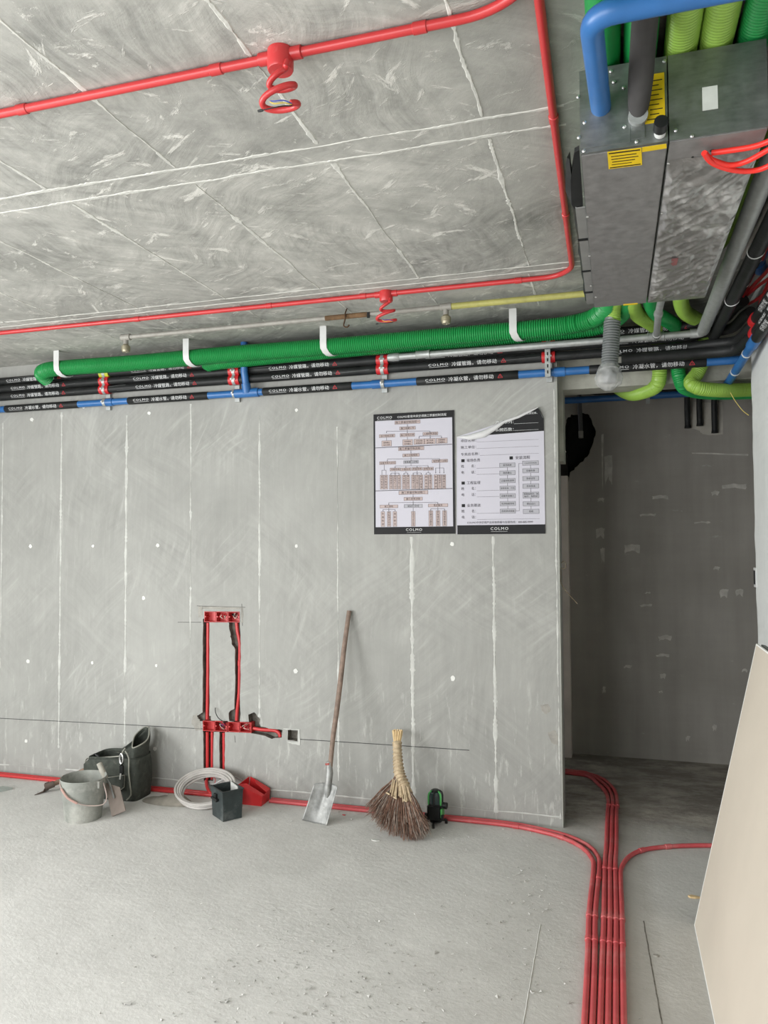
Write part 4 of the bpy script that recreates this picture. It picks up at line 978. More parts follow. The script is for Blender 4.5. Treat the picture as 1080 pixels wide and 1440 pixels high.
def junction(x, y, label):
    t = thing('ceiling_junction_box', Vector((x, y, ZC)), label, 'junction box', 'red ceiling junction boxes')
    m_ = MB(); m_.lathe([(.033, 0), (.034, -.004), (.0335, -.048), (.031, -.053), (.004, -.0535), (.0, -.0535)], (x, y, ZC), 28); build(m_, 'round_box', M_REDP, t, True)
    for s_ in (-1, 1):
        m_ = MB(); m_.tube([(x+s_*.030, y, zc_), (x+s_*.058, y, zc_), (x+s_*.060, y, zc_)], [.0165, .0165, .0122], 12); build(m_, 'spigot', M_REDP, t, True)
    pts = [(x+.028, y-.020, ZC-.045), (x+.026, y-.026, ZC-.060)]
    N_ = 44
    for k in range(N_+1):
        f = k/N_; an = math.radians(-30-f*730); r_ = .020+.028*min(1, f*1.6); pts.append((x+.004+r_*math.cos(an), y-.012+r_*.55*math.sin(an), ZC-.066-.098*f+.006*math.cos(an)))
    m_ = MB(); m_.tube(smoothpath(pts, .006), .0080, 10); build(m_, 'spiral_hose', M_REDP, t, True)
    ex = Vector(pts[-1])
    for k, (mm, dz, dx, ln_) in enumerate(((M_BLK, -.014, -.075, 1.0), (W_YEL, -.006, -.05, .8), (W_BLU, .0, -.05, .8))):
        q = [ex, ex+Vector((.004, -.004, -.004+dz*.4)), ex+Vector((-.012, -.016, dz)), ex+Vector((-.035, -.02, dz*1.15)), ex+Vector((dx, -.014, dz*(1.0 if k == 0 else .2)+(0 if k == 0 else .006)))]
        m_ = MB(); m_.tube(smoothpath(q, .005), .0015, 6)
        if k == 0: m_.tube([q[-1]+Vector((.006, 0, 0)), q[-1], q[-1]-Vector((.008, 0, 0))], [.0028, .0034, .0026], 6)
        build(m_, 'wire', mm, t, True)
    return t
j = P(392, 84, 'z', ZC-.03)
jb = junction(j.x, yn, 'large looking round red ceiling box with hanging spiral, on the near conduit')
j2 = P(542, 417, 'z', ZC-.03)
copy_tree(jb, (j2.x-j.x, -.76-yn, 0), 'small far round red ceiling box with spiral, beside the yellow pipe')

# ================================================================== FAN COIL UNIT
UX0, UX1, UY0, UY1, UZ0, UZ1 = -.066, .358, -2.48, -1.165, 2.556, 2.765; US = .140
t = thing('fan_coil_unit', Vector(((UX0+UX1)/2, -1.8, UZ0)), 'galvanised steel ducted fan coil unit hung under the ceiling', 'air conditioner')
m_ = MB(); m_.bbox((UX0, UY0, UZ0), (US-.0015, UY1, UZ1)); build(m_, 'coil_casing', [M_UNIT], t)
m_ = MB(); m_.bbox((US+.0015, UY0, UZ0), (UX1, UY1, UZ1)); build(m_, 'fan_casing', [M_UNIT], t)
m_ = MB(); m_.bbox((UX0+.002, UY0+.01, UZ0-.0025), (US-.004, UY1-.002, UZ0)); build(m_, 'bottom_panel', M_UNITB, t)
m_ = MB(); m_.bbox((US+.003, UY0+.004, UZ0-.0025), (UX1-.002, UY0+.16, UZ0)); build(m_, 'bottom_flange', M_UNITB, t)
# front panels
def fp(px, py): return P(px, py, 'y', UY0)
m_ = MB(); a = fp(817, 210); b_ = fp(885, 122); m_.bbox((a.x, UY0-.002, a.z), (b_.x, UY0, b_.z)); build(m_, 'access_panel', M_UNIT, t)
m_ = MB(); a = fp(887, 196); b_ = fp(906, 150); m_.bbox((a.x, UY0-.003, a.z), (b_.x, UY0, b_.z)); build(m_, 'pipe_plate', M_UNIT, t)
m_ = MB(); a = fp(907, 175); b_ = fp(934, 102); m_.bbox((a.x, UY0-.0015, a.z), (b_.x, UY0-.0002, b_.z)); lb = build(m_, 'yellow_warning_label', M_LABY, t)
m_ = MB()
for k in range(9): zz = a.z+.008+k*(b_.z-a.z-.014)/9; m_.bbox((a.x+.006+(.006 if k % 3 else 0), UY0-.0019, zz), (b_.x-.005-(.008 if k % 2 else 0), UY0-.0014, zz+.0022))
tag(build(m_, 'label_print', M_INKB, lb), kind='stuff')
# yellow labels under the edge (bottom face)
def fb_(px, py): return P(px, py, 'z', UZ0-.003)
for k, quad in enumerate(([(854, 213.5), (902, 207.5), (903, 231.5), (856, 237.5)], [(903, 207), (937, 202), (937.5, 208), (903, 213.5)])):
    v = [fb_(*q) for q in quad]; m_ = MB(); m_.prism(v, (0, 0, -.001)); lb = build(m_, 'yellow_warning_label', M_LABY, t)
    if k == 0:
        m_ = MB()
        for f0, f1, g0, g1 in ((.06, .12, .04, .96), (.90, .95, .04, .96), (.26, .30, .1, .85), (.42, .46, .1, .9), (.58, .62, .12, .8), (.74, .77, .1, .7)):
            q = [v[0].lerp(v[3], f0).lerp(v[1].lerp(v[2], f0), g0), v[0].lerp(v[3], f0).lerp(v[1].lerp(v[2], f0), g1), v[0].lerp(v[3], f1).lerp(v[1].lerp(v[2], f1), g1), v[0].lerp(v[3], f1).lerp(v[1].lerp(v[2], f1), g0)]
            m_.prism([p+Vector((0, 0, -.0011)) for p in q], (0, 0, -.0004))
        tag(build(m_, 'label_print', M_INKB, lb), kind='stuff')
m_ = MB(); a = P(880, 431, 'z', UZ0-.003); m_.bbox((a.x-.01, UY1-.012, UZ0-.0045), (a.x+.045, UY1+.001, UZ0-.0025)); build(m_, 'yellow_warning_label', M_LABY, t)
m_ = MB(); a = fp(988, 156); b_ = fp(1009, 120); m_.bbox((a.x, UY0-.0012, a.z), (b_.x, UY0, b_.z)); build(m_, 'white_sticker', mat('sticker_white', (.6, .62, .58), .6), t)
M_HOLE = M_BLK
for px, py in ((859, 101), (863, 116), (877, 124), (854, 154), (813, 137), (878, 179), (814, 194), (821, 213), (895, 200), (934, 87), (950, 184), (822, 173), (973, 192)):
    a = fp(px, py); m_ = MB(); m_.lathe([(.0045, 0), (.0045, .002), (.002, .0035), (0, .0035)], (a.x, UY0-.002, a.z), 8, (0, -1, 0)); build(m_, 'screw', M_SCREW, t, True)
for px, py in ((826, 305), (829, 360), (831, 402), (931, 300), (925, 350), (927, 349), (838, 418), (940, 230)):
    a = fb_(px, py); m_ = MB(); m_.lathe([(.004, 0), (.004, .0015), (.002, .003), (0, .003)], (a.x, a.y, UZ0-.0025), 8, (0, 0, -1)); build(m_, 'screw', M_SCREW, t, True)
# side flange and torn black gasket
m_ = MB(); m_.bbox((UX0-.030, -2.10, UZ0+.025), (UX0, UY1+.03, UZ0+.028)); m_.bbox((UX0-.030, -2.10, UZ0+.028), (UX0-.0275, UY1+.03, UZ0+.06))
for yy, l_ in ((-1.86, .012), (-1.55, .010), (-1.30, .012)):
    k = MB(); k.bbox((UX0-.034, yy, UZ0+.021), (UX0+.0, yy+l_, UZ0+.0252)); build(k, 'flange_seam', M_BLK, t)
k = MB(); k.prism([(UX0-.004, -2.44, UZ0+.03), (UX0-.016, -2.43, UZ0+.03), (UX0-.034, -2.28, UZ0+.03), (UX0-.040, -2.12, UZ0+.03), (UX0-.028, -2.06, UZ0+.03), (UX0-.008, -2.10, UZ0+.03), (UX0-.006, -2.25, UZ0+.03)], (0, 0, .012)); build(k, 'torn_rubber', M_BLK, t)
m_ = m_; build(m_, 'side_flange', mat('pale_zinc', (.28, .28, .27), .5, metal=.3), t)
m_ = MB(); vs = []; n_ = 60
for i in range(n_+1):
    y = -2.40+1.25*i/n_; wd = .010+.007*mnoise.noise(Vector((y*6, 0, 0)))+(.010 if -2.38 < y < -2.05 else 0)*(1-abs((y+2.2)/.17)) if -2.38 < y < -2.05 else .006+.004*mnoise.noise(Vector((y*9, 0, 0)))
    vs += [Vector((UX0-.031, y, UZ0+.030)), Vector((UX0-.031-max(.003, wd), y, UZ0+.038+.01*mnoise.noise(Vector((y*12, 3, 0))))), Vector((UX0-.029, y, UZ0+.050))]
m_.add(vs, [(3*i+k, 3*i+k+1, 3*i+k+4, 3*i+k+3) for i in range(n_) for k in range(2)]); build(m_, 'torn_gasket', M_BLK, t, True)
# crinkled protective film over the fan section
m_ = MB(); fx0, fx1, fy0, fy1 = US+.004, UX1-.001, UY0+.10, UY1-.003
def film(u, v):
    x = fx0+(fx1-fx0)*u; y = fy0+(fy1-fy0)*v; p = Vector((x*9+y*5, y*7-x*9, 0))
    a_ = abs(mnoise.noise(p)); b1 = abs(mnoise.noise(Vector((x*22+y*16, y*6-x*4, 5))))
    h = .003+.010*(1-min(1, a_*4))*.6 + .006*(1-min(1, b1*3.2)) + .002*mnoise.noise(Vector((x*60, y*60, 2)))
    ed = min(1, min(u, 1-u, v, 1-v)*14); return Vector((x, y+.01*mnoise.noise(Vector((x*9, 0, 0)))*(1-v), UZ0-.003-h*ed))
m_.grid(film, 70, 190)
mf, ntf, bf = newmat('crinkled_film'); tf = NT(ntf)
fw1 = tf.noise(1, tf.mapping((9, 4, 1), (0, 0, 35)), detail=5, rough=.6, dist=.8)
tf.link(tf.mix(tf.ramp(fw1, .52, .66), (.20, .195, .185), (.42, .415, .40)), bf.inputs['Base Color'])
bf.inputs['Roughness'].default_value = .28; bf.inputs['Metallic'].default_value = .25; bf.inputs['Coat Weight'].default_value = .4
tf.link(tf.bump(tf.noise(28, detail=4, dist=1), .4, .006), bf.inputs['Normal'])
build(m_, 'protective_film', mf, t, True)
a = fb_(948, 365); m_ = MB(); m_.box((a.x, a.y, UZ0-.0135), (.02, .08, .001)); build(m_, 'red_sticker', mat('faded_red', (.22, .08, .08), .5), t)
for i, (px, py) in enumerate(((1002, 212), (974, 221))):
    a = fb_(px, py); m_ = MB(); m_.cyl((a.x, a.y, UZ0-.0026), (a.x, a.y, UZ0-.0040), .006 if i == 0 else .003, 10); build(m_, 'cable_hole', M_BLK, t, True)
# hangers
for hx in (UX0+.03, UX1-.03):
    for hy in (UY0+.2, UY1-.2): m_ = MB(); m_.cyl((hx, hy, UZ1-.002), (hx, hy, ZC), .005, 8); build(m_, 'hanger_rod', M_STEEL, t, True)
# blue pipe, insulated pipe, capped drain
A = fp(845, 151); A.y = UY0-.0005
za = A.z; b1_ = P(830, 22, 'z', za); c1_ = P(1075, -22, 'z', za)
conduit('drain_pipe', [A, Vector((b1_.x, b1_.y, za)), Vector((.46, b1_.y+.0, za))], .0245, 'thick blue drain pipe bending right in front of the unit', 'pipe', m=M_BLUE, rad=.055, seg=18)
A = fp(897, 164); zb = A.z; b2_ = P(905, 52, 'z', 2.738)
t = thing('coil_pipe', A, 'thick charcoal foam covered pipe plugged into the unit front', 'pipe')
m_ = MB(); A2 = Vector((A.x, UY0-.001, zb)); pth = smoothpath([A2, A2.lerp(Vector((b2_.x, b2_.y, 2.73)), .5), Vector((b2_.x, b2_.y, 2.735)), Vector((b2_.x+.002, b2_.y-.2, 2.738)), Vector((b2_.x+.004, -3.6, 2.738))], .03); m_.tube(pth, [.021, .026]+[.029]*(len(pth)-2), 18); build(m_, 'foam_sleeve', M_DGREY, t, True)
m_ = MB(); m_.tube([A2+Vector((0, .0, -.003)), A2+Vector((0, -.02, -.006))], .023, 14); build(m_, 'copper_collar', M_STEEL, t, True)
A = fp(928, 192)
t = thing('drain_outlet', Vector((A.x, UY0, A.z)), 'short white drain spout with black cap on the unit front edge', 'drain')
m_ = MB(); m_.tube([(A.x, UY0-.001, A.z+.006), (A.x, UY0-.022, A.z+.008)], .0135, 14); build(m_, 'spout', M_WHITE, t, True)
m_ = MB(); m_.tube([(A.x, UY0-.016, A.z+.010), (A.x+.001, UY0-.045, A.z+.014), (A.x+.001, UY0-.047, A.z+.014)], [.0165, .0165, .013], 14); build(m_, 'cap', M_BLK, t, True)
# looped red flexible conduits leaving the unit
s0 = P(1001, 214, 'z', UZ0-.012)
for k, (pts_, lab) in enumerate((([(1001, 215), (1030, 211), (1060, 206), (1085, 197), (1120, 180)], 'uppermost red flexible conduit leaving the underside of the unit'),
                          ([(992, 216), (1000, 224), (1025, 232), (1050, 227), (1085, 208), (1120, 190)], 'middle red flexible conduit looping off the underside of the unit'),
                          ([(990, 215), (1002, 229), (1030, 239), (1060, 240), (1085, 231), (1120, 205)], 'lowest red flexible conduit sagging below the unit'))):
    pts = []
    for i, (px, py) in enumerate(pts_):
        zz = UZ0-.013-.006*k-.012*min(1, i/2)
        pts.append(P(px, py, 'z', zz))
    conduit('flexible_conduit', smoothpath(pts, .01), .0068, lab, group='red flexible conduits at the unit', m=mat('bright_red_plastic', (.82, .03, .02), .4, var=.04), smooth=True)

# ================================================================== RIGHT-HAND SERVICES ALONG THE RIGHT WALL
grp = 'pipes high along the right wall'
def alongY(name, px, py, x, r, m, label, y0, y1, zoff=0.0, sag=0.0, cat='pipe'):
    v = P(px, py, 'x', x); t = thing(name, Vector((x, y0, v.z)), label, cat, grp); m_ = MB()
    m_.tube(smoothpath([(x, y0, v.z), (x+.004, (y0+y1)/2, v.z-sag), (x, y1, v.z+zoff)], .05), r, 14); build(m_, 'pipe' if m not in (M_BLACK,) else 'insulation', m, t, True); return t, v.z
TA, zA_ = alongY('insulated_pipe', 1030, 420, .515, .028, M_BLACK, 'black insulated pipe with white ties beside the unit, nearest the steel pipe', -.10, -3.6)
TB, zB_ = alongY('insulated_pipe', 1045, 400, .585, .022, M_BLACK, 'thinner black insulated pipe with white ties, second from the steel pipe', -.10, -3.6)
for T_, x, z, r, ys__ in ((TA, .515, zA_, .028, (-.75, -1.35, -1.9)), (TB, .585, zB_, .022, (-.62, -.95, -1.4))):
    for y in ys__:
        m_ = MB(); m_.tube([(x+(r+.0022)*math.cos(k*.3), y+.006*math.sin(k*.6), z+(r+.0022)*math.sin(k*.3)) for k in range(22)], .0022, 6); build(m_, 'cable_tie', M_WHITE, T_, True)
# lettered black pipes fixed to the right wall
def right_pipe(z, x, lab, y0=-.42, dr=-1):
    t = thing('insulated_pipe', Vector((x, y0, z)), lab, 'pipe', grp); m_ = MB(); m_.tube(resample([(x, y0, z), (x, -4.6, z)], .2), .026, 14); build(m_, 'insulation', M_BLACK, t, True)
    for yy in (-.62, -1.30):
        m1 = MB(); vs, fs, w_ = textmesh(T1, .030); out = []
        for a_, b__ in vs:
            ph_ = -.75+(b__-.010)/.027; out.append(Vector((x-.0272*math.cos(ph_), yy-.42+a_*(.36/w_), z+.0272*math.sin(ph_))))
        # reads from the passage towards the viewer
        m1.add(out, fs); tag(build(m1, 'white_lettering', M_TEXT, t), kind='stuff')
        m1 = MB(); vs, fs, w_ = textmesh('COLMO', .020, 1.3); out = []
        for a_, b__ in vs:
            ph_ = -.75+(b__-.008)/.027; out.append(Vector((x-.0272*math.cos(ph_), yy-.58+a_*(.13/w_), z+.0272*math.sin(ph_))))
        m1.add(out, fs); tag(build(m1, 'white_lettering', M_TEXT, t), kind='stuff')
    m_ = MB(); m_.tube([(x, y0-.02, z), (x, y0-.021, z), (x, y0-.075, z), (x, y0-.076, z)], [.026, .033, .033, .026], 14); build(m_, 'red_clamp', M_CLR, t, True)
    return t
right_pipe(2.632, .655, 'upper black lettered pipe clamped in red on the right wall')
right_pipe(2.572, .655, 'middle black lettered pipe clamped in red on the right wall')
# bends joining the wall pipes into the corner
for z, x, lab in ((2.735, .57, 'topmost'), (2.680, .60, 'upper'), (2.615, .62, 'middle'), (2.572, .63, 'lowest')):
    m_ = MB(); m_.tube(smoothpath(([(.05, YR-.052, z), (.30, YR-.055, z)] if z < 2.6 else [(.40, YR-.02, z)])+[(.48, YR-.065, z+.0), (x-.015, -.19, z-.01), (x+.02, -.36, z-.0), (x+.04, -.44, z)], .03), .026 if z > 2.6 else .030, 14)
    one(m_, 'insulated_bend', M_BLACK, 'black insulated bend sweeping from the wall pipes round the corner, %s of four' % lab, 'pipe', grp)
# blue diagonal
pa = P(1061, 480, 'y', -.45); pb = P(1017, 549, 'y', .22)
t = thing('condensate_branch', pa, 'blue branch pipe slanting under the beam at the right corner', 'pipe')
m_ = MB(); m_.tube([pa+Vector((.0, -3.6, 0)), pa, pb, pb+Vector((-.02, .15, 0))], .0215, 14); build(m_, 'pipe', M_BLUE, t, True)
m_ = MB(); d = (pb-pa).normalized(); m_.tube([pa-d*.05, pa-d*.049, pa+d*.05, pa+d*.051], [.0215, .028, .028, .0215], 14); build(m_, 'coupling', M_BLUE, t, True)
for f in (.22, .58):
    c = pa.lerp(pb, f); m_ = MB(); m_.tube([c-d*.005, c+d*.005], .0235, 14); build(m_, 'white_ring', M_WHITE, t, True)
# black sleeve with print on the near part of the blue run
m_ = MB(); m_.tube([pa+Vector((0, -4.0, 0)), pa+Vector((0, -.07, 0))], .0255, 14); build(m_, 'insulation_sleeve', M_BLACK, t, True)
m1 = MB(); vs, fs, w_ = textmesh(T2, .028)
for yy in (-.62-.45,): 
    out = [Vector((pa.x-.0265*math.cos(-.75+(b__-.010)/.026), yy+a_*(.34/w_), pa.z+.0265*math.sin(-.75+(b__-.010)/.026))) for a_, b__ in vs]; m1.add(out, fs)
tag(build(m1, 'white_lettering', M_TEXT, t), kind='stuff')
# big blue pipe and pale conduit higher up at the right edge
v = P(1078, 340, 'x', .60)
m_ = MB(); m_.tube(smoothpath([(.60, -3.4, v.z-.0), (.60, v.y, v.z), (.605, v.y+.22, v.z-.005), (.63, v.y+.30, v.z-.01)], .04), .030, 16); one(m_, 'blue_pipe', M_BLUE, 'fat blue pipe at the right edge above the lettered black pipes', 'pipe', grp)
v = P(1062, 330, 'x', .555)
m_ = MB(); m_.tube([(.545, v.y+.25, v.z+.004), (.555, v.y, v.z), (.56, -3.2, v.z)], .014, 12); one(m_, 'pale_conduit', mat('pale_pvc', (.40, .36, .33), .5), 'pale grey plastic conduit between the tied black pipes and the blue pipe', 'conduit', grp)
rr = random.Random(5)
for k in range(5):
    x = .60+.018*k; m_ = MB(); pts = [(x+rr.uniform(-.02, .02), -.35-.28*i, 2.74+.03*math.sin(i*1.3+k)+rr.uniform(-.01, .01)) for i in range(9)]
    one(MB().tube(smoothpath(pts, .04), .0075, 8), 'flexible_conduit', mat('dark_red_plastic', (.42, .02, .025), .45), 'dark red flexible conduit in the bundle above the right wall pipes', 'conduit', 'dark red conduits bundled in the right corner')
# smoke-coloured thin wire by the right wall
v = [P(px, py, 'y', -.06) for px, py in ((1027, 552), (1034, 564), (1044, 577), (1053, 584))]
one(MB().tube(smoothpath(v, .01), .0016, 6), 'thin_wire', W_YEL, 'thin yellow wire drooping below the lime duct to the right wall', 'wire')

# ================================================================== PASSAGE SERVICES
v0 = P(802, 563, 'y', 1.30); v1 = P(1050, 553, 'y', 1.30)
t = thing('passage_pipe', v0, 'dark blue pipe crossing the top of the passage behind the beam', 'pipe')
m_ = MB(); m_.tube([(-.6, 1.30, v0.z), (1.6, 1.30, v0.z)], .024, 14); build(m_, 'pipe', M_BLUE, t, True)
c = P(911, 560, 'y', 1.28); m_ = MB(); m_.tube([(c.x-.014, 1.30, v0.z), (c.x+.014, 1.30, v0.z)], .030, 14); m_.bbox((c.x-.012, 1.268, v0.z-.06), (c.x+.012, 1.276, v0.z+.02)); m_.cyl((c.x, 1.3, v0.z+.02), (c.x, 1.3, ZC), .005, 8); build(m_, 'pipe_clip', M_STEEL, t)
m_ = MB(); c = P(1046, 560, 'y', 1.24); m_.tube([(.80, 1.20, v0.z-.005), (1.6, 1.20, v0.z-.005)], .030, 14); tt = one(m_, 'passage_insulated_pipe', M_BLACK, 'black insulated pipe at the passage top beside the right wall', 'pipe')
m1 = MB(); wraptext(m1, 'COLMO', .022, .83, 1.20, v0.z-.005, .030, -.2, .14, -.005, 1.3); o = tag(build(m1, 'white_lettering', M_TEXT, None, False, ORIG[tt.name]), kind='stuff'); o.parent = tt; o.location = (0, 0, 0)
one(MB().tube([(v, 1.30, v0.z+.024+.030) for v in (-.18, -.12, .2, .45, .5)], [.012, .026, .030, .026, .012], 14), 'foam_sleeve', M_BLACK, 'loose black foam sleeve lying on the passage pipes', 'pipe insulation')
m_ = MB()
for k, (px, py) in enumerate(((967, 601), (984, 598), (1005, 608))):
    a = P(px, py, 'y', 1.49); pts = [(a.x-.004, 1.33, ZC-.01), (a.x-.004, 1.44, 2.60), (a.x, 1.49, a.z+.06), (a.x+.002, 1.50, a.z)]
    m_ = MB(); m_.tube(smoothpath(pts, .04), .020, 12); m_.tube([Vector((a.x+.002, 1.50, a.z+.02)), Vector((a.x+.002, 1.50, a.z-.004))], [.021, .024], 12)
    one(m_, 'pipe_stub', M_BLACK, 'black insulated pipe stub on the passage wall patch, %s of three' % ('left', 'middle', 'right')[k], 'pipe', 'black pipe stubs on the passage wall')
a = P(817, 616, 'y', 1.45); b_ = P(815, 572, 'y', 1.45)
t = thing('stub_pipe', a, 'grey pipe stub hanging in front of the dark hole', 'pipe')
m_ = MB(); m_.tube([(a.x, 1.45, a.z+.05), (b_.x, 1.45, b_.z+.05), (b_.x, 1.45, ZC)], .016, 12); build(m_, 'pipe', mat('dark_grey_pvc', (.08, .08, .08), .5), t, True)
m_ = MB(); m_.tube([(a.x, 1.45, a.z), (a.x, 1.45, a.z+.052)], .018, 12); build(m_, 'pale_end', M_SPR, t, True)
# looped wire on the wall arris
v = [P(px, py, 'y', .02) for px, py in ((789, 792), (793, 789), (796, 794), (794, 800), (789, 799), (787, 803), (786, 812), (788, 820), (795, 830), (802, 838), (812, 849))]
v = [Vector((max(q.x, XE+.012), q.y, q.z)) for q in v]
one(MB().tube(smoothpath(v, .01), .0022, 6), 'wire_loop', mat('brown_wire', (.12, .09, .05), .6), 'thin brown wire looped at the corner of the wall', 'wire')
# small electric box on the right wall
a = P(1063, 812, 'x', XR); m_ = MB(); m_.bbox((XR-.006, a.y-.03, a.z-.05), (XR, a.y+.03, a.z+.05)); build(m_, 'cover_rim', M_WHITE, wall_right); m_ = MB(); m_.bbox((XR-.008, a.y-.018, a.z-.036), (XR-.005, a.y+.018, a.z+.036)); build(m_, 'dark_socket', M_BLK, wall_right)

# ================================================================== FLOOR CONDUITS
rf = .0113; zf = rf
gF = 'red conduits lying on the floor'
PITCHX = .0246
xl_ = [-.121+PITCHX*k for k in range(6)]   # positions at the near end
def fl(pts): return [(a, b_, zf) for a, b_ in pts]
def clips(px, ys): return [(px, y, zf) for y in ys]
F1 = smoothpath(fl([(-.121, -4.6), (-.121, -1.76), (-.130, -1.0), (-.124, -.55), (-.135, -.40), (-.19, -.27), (-.29, -.17), (-.42, -.11), (-.60, -.068), (-1.0, -.062), (-1.9, -.062), (-2.05, -.062)]), .05)
F2 = smoothpath(fl([(-.0964, -4.6), (-.0964, -1.76), (-.1054, -1.0), (-.098, -.55), (-.106, -.37), (-.16, -.235), (-.27, -.135), (-.41, -.078), (-.60, -.037), (-1.0, -.032), (-1.9, -.032), (-2.05, -.034)]), .05)
t1 = conduit('floor_conduit', F1, rf, 'outermost left floor conduit, curving left to the foot of the wall', group=gF, m=M_REDF, smooth=True, couplers=[(-.128, -1.0, zf), (-.125, -1.2, zf), (-.30, -.165, zf), (-.55, -.075, zf)])
conduit('floor_conduit', F2, rf, 'second floor conduit from the left, curving along the wall foot behind the first', group=gF, m=M_REDF, smooth=True, couplers=[(-.103, -1.0, zf), (-.1, -1.2, zf), (-.098, -.62, zf)])
# left part beyond the red box
conduit('floor_conduit', smoothpath(fl([(-2.19, -.058), (-2.4, -.066), (-3.0, -.075), (-3.6, -.085), (-5.3, -.09)]), .1), rf, 'front red conduit along the wall foot, left of the coil of hose', group=gF, m=M_REDP, smooth=True)
conduit('floor_conduit', smoothpath(fl([(-2.19, -.032), (-2.4, -.034), (-3.0, -.04), (-3.6, -.055), (-5.3, -.06)]), .1), rf, 'rear red conduit against the wall foot, left of the coil of hose', group=gF, m=M_REDP, smooth=True)
def passage_c(k, lab):
    x = xl_[2+k]; o_ = .0246*k
    pts = [(x, -4.6), (x, -1.76), (x+.002, -1.0), (x-.001, -.45), (x+.004, -.2), (x+.006, .30), (x+.010, .46+.0*k), (x-.012+.004*k, .68+.012*k), (x-.075+.002*k, .86+.028*k), (-.19, .955+.030*k), (-.34, 1.0+.03*k), (-1.2, 1.03+.03*k)]
    conduit('floor_conduit', smoothpath(fl(pts), .05), rf, lab, group=gF, m=M_REDF, smooth=True, couplers=[(x+.002, -1.0, zf), (x, -1.2, zf), (x+.002, -.5, zf), (x+.006, .42, zf)])
passage_c(0, 'left of the three floor conduits that run into the passage')
passage_c(1, 'middle of the three floor conduits that run into the passage')
passage_c(2, 'right of the three floor conduits that run into the passage')
x = xl_[5]
conduit('floor_conduit', smoothpath(fl([(x, -4.6), (x, -1.76), (x+.001, -1.0), (x-.002, -.60), (x+.004, -.47), (x+.036, -.34), (x+.09, -.245), (x+.16, -.185), (x+.26, -.13), (x+.38, -.085), (x+.47, -.06), (.58, -.03), (.68, -.03)]), .03), rf, 'outermost right floor conduit, curving right towards the leaning board', group=gF, m=M_REDF, smooth=True,
        couplers=[(x, -1.0, zf), (x, -1.2, zf), (.10, -.225, zf), (.24, -.145, zf)])

# ================================================================== LEANING PLASTERBOARD, TAPE
B0 = P(977, 1300, 'z', 0.004)
yb0 = B0.y; xb0 = B0.x-.002
T0 = P(1063.5, 905, 'y', yb0); xt_, zt_ = T0.x, T0.z
t = thing('plasterboard_sheet', Vector((xb0, -2.2, 0)), 'big cream plasterboard sheet leaning by the right wall', 'plasterboard')
bt = .0095
q = [Vector((xb0, yb0, .001)), Vector((xt_, yb0, zt_)), Vector((xt_, -4.3, zt_)), Vector((xb0, -4.3, .001))]
nrm = Vector((-zt_, 0, xt_-xb0)).normalized()   # points to the room side
M_BOARD = mat('board_paper', (.54, .485, .405), .75, var=.05, scale=2.2, bump=.05, bscale=30)
m_ = MB(); m_.prism([p-nrm*.0008 for p in q], -nrm*(bt-.0016)); build(m_, 'gypsum_core', M_EDGE, t)
m_ = MB(); m_.prism(q, -nrm*.0008); build(m_, 'face_paper', M_BOARD, t)
d = (q[1]-q[0]).normalized(); e_ = (q[3]-q[0]).normalized()
m_ = MB(); m_.prism([q[0]+nrm*.0004, q[1]+nrm*.0004, q[1]+nrm*.0004+e_*.008, q[0]+nrm*.0004+e_*.008], -nrm*.0011); build(m_, 'edge_tape', M_EDGE, t)
m_ = MB(); m_.prism([q[0]+nrm*.0004+e_*.008, q[3]+nrm*.0004, q[3]+nrm*.0004+d*.006, q[0]+nrm*.0004+d*.006+e_*.008], -nrm*.0011); build(m_, 'edge_tape', M_EDGE, t)
m_ = MB(); m_.prism([q[1]+nrm*.0004+e_*.008, q[2]+nrm*.0004, q[2]+nrm*.0004-d*.006, q[1]+nrm*.0004-d*.006+e_*.008], -nrm*.0011); build(m_, 'edge_tape', M_EDGE, t)
# second, darker board behind it and the low block of sheets both lean on
o2 = -nrm*(bt+.004)
q2 = [q[0]+o2+e_*.03+d*.016, q[1]+o2+e_*.03+d*.004, q[2]+o2+d*.004, q[3]+o2+d*.016]
m_ = MB(); m_.prism(q2, -nrm*.016); one(m_, 'backing_board', mat('dark_board', (.13, .14, .13), .7), 'dark board right behind the plasterboard sheet, only its top edge showing', 'board', smooth=False)
xs_ = xt_+.040
for k in range(3):
    m_ = MB(); m_.bbox((xs_+.032*k, yb0-.12, 0), (xs_+.032*k+.028, -4.2, zt_-.035-.004*k)); one(m_, 'stacked_panel', M_EDGE, 'upright panel behind the leaning board, %s' % ('nearest the board of three', 'middle one of three', 'nearest the right wall')[k], 'panel', 'upright panels behind the leaning board', smooth=False)
XT = xs_+.035
zz = zt_-.035; yt_ = P(1069, 905, 'z', zz+.03).y
yt_ = yb0-.16
t = thing('tape_measure', Vector((XT, yt_, zz)), 'black and yellow tape measure resting on the panels behind the leaning board', 'tape measure')
m_ = MB(); m_.bbox((XT-.022, yt_-.085, zz+.005), (XT+.024, yt_, zz+.075)); o = build(m_, 'case', M_BLK, t)
bm = bmesh.new(); bm.from_mesh(o.data); bmesh.ops.bevel(bm, geom=bm.edges, offset=.009, segments=3, affect='EDGES'); bm.to_mesh(o.data); bm.free()
m_ = MB(); m_.bbox((XT-.012, yt_-.075, zz+.0745), (XT+.014, yt_-.008, zz+.078)); build(m_, 'yellow_stripe', M_LABY, t)
m_ = MB(); m_.bbox((XT-.018, yt_-.082, zz), (XT+.020, yt_+.004, zz+.006)); build(m_, 'blade', M_WHITE, t)

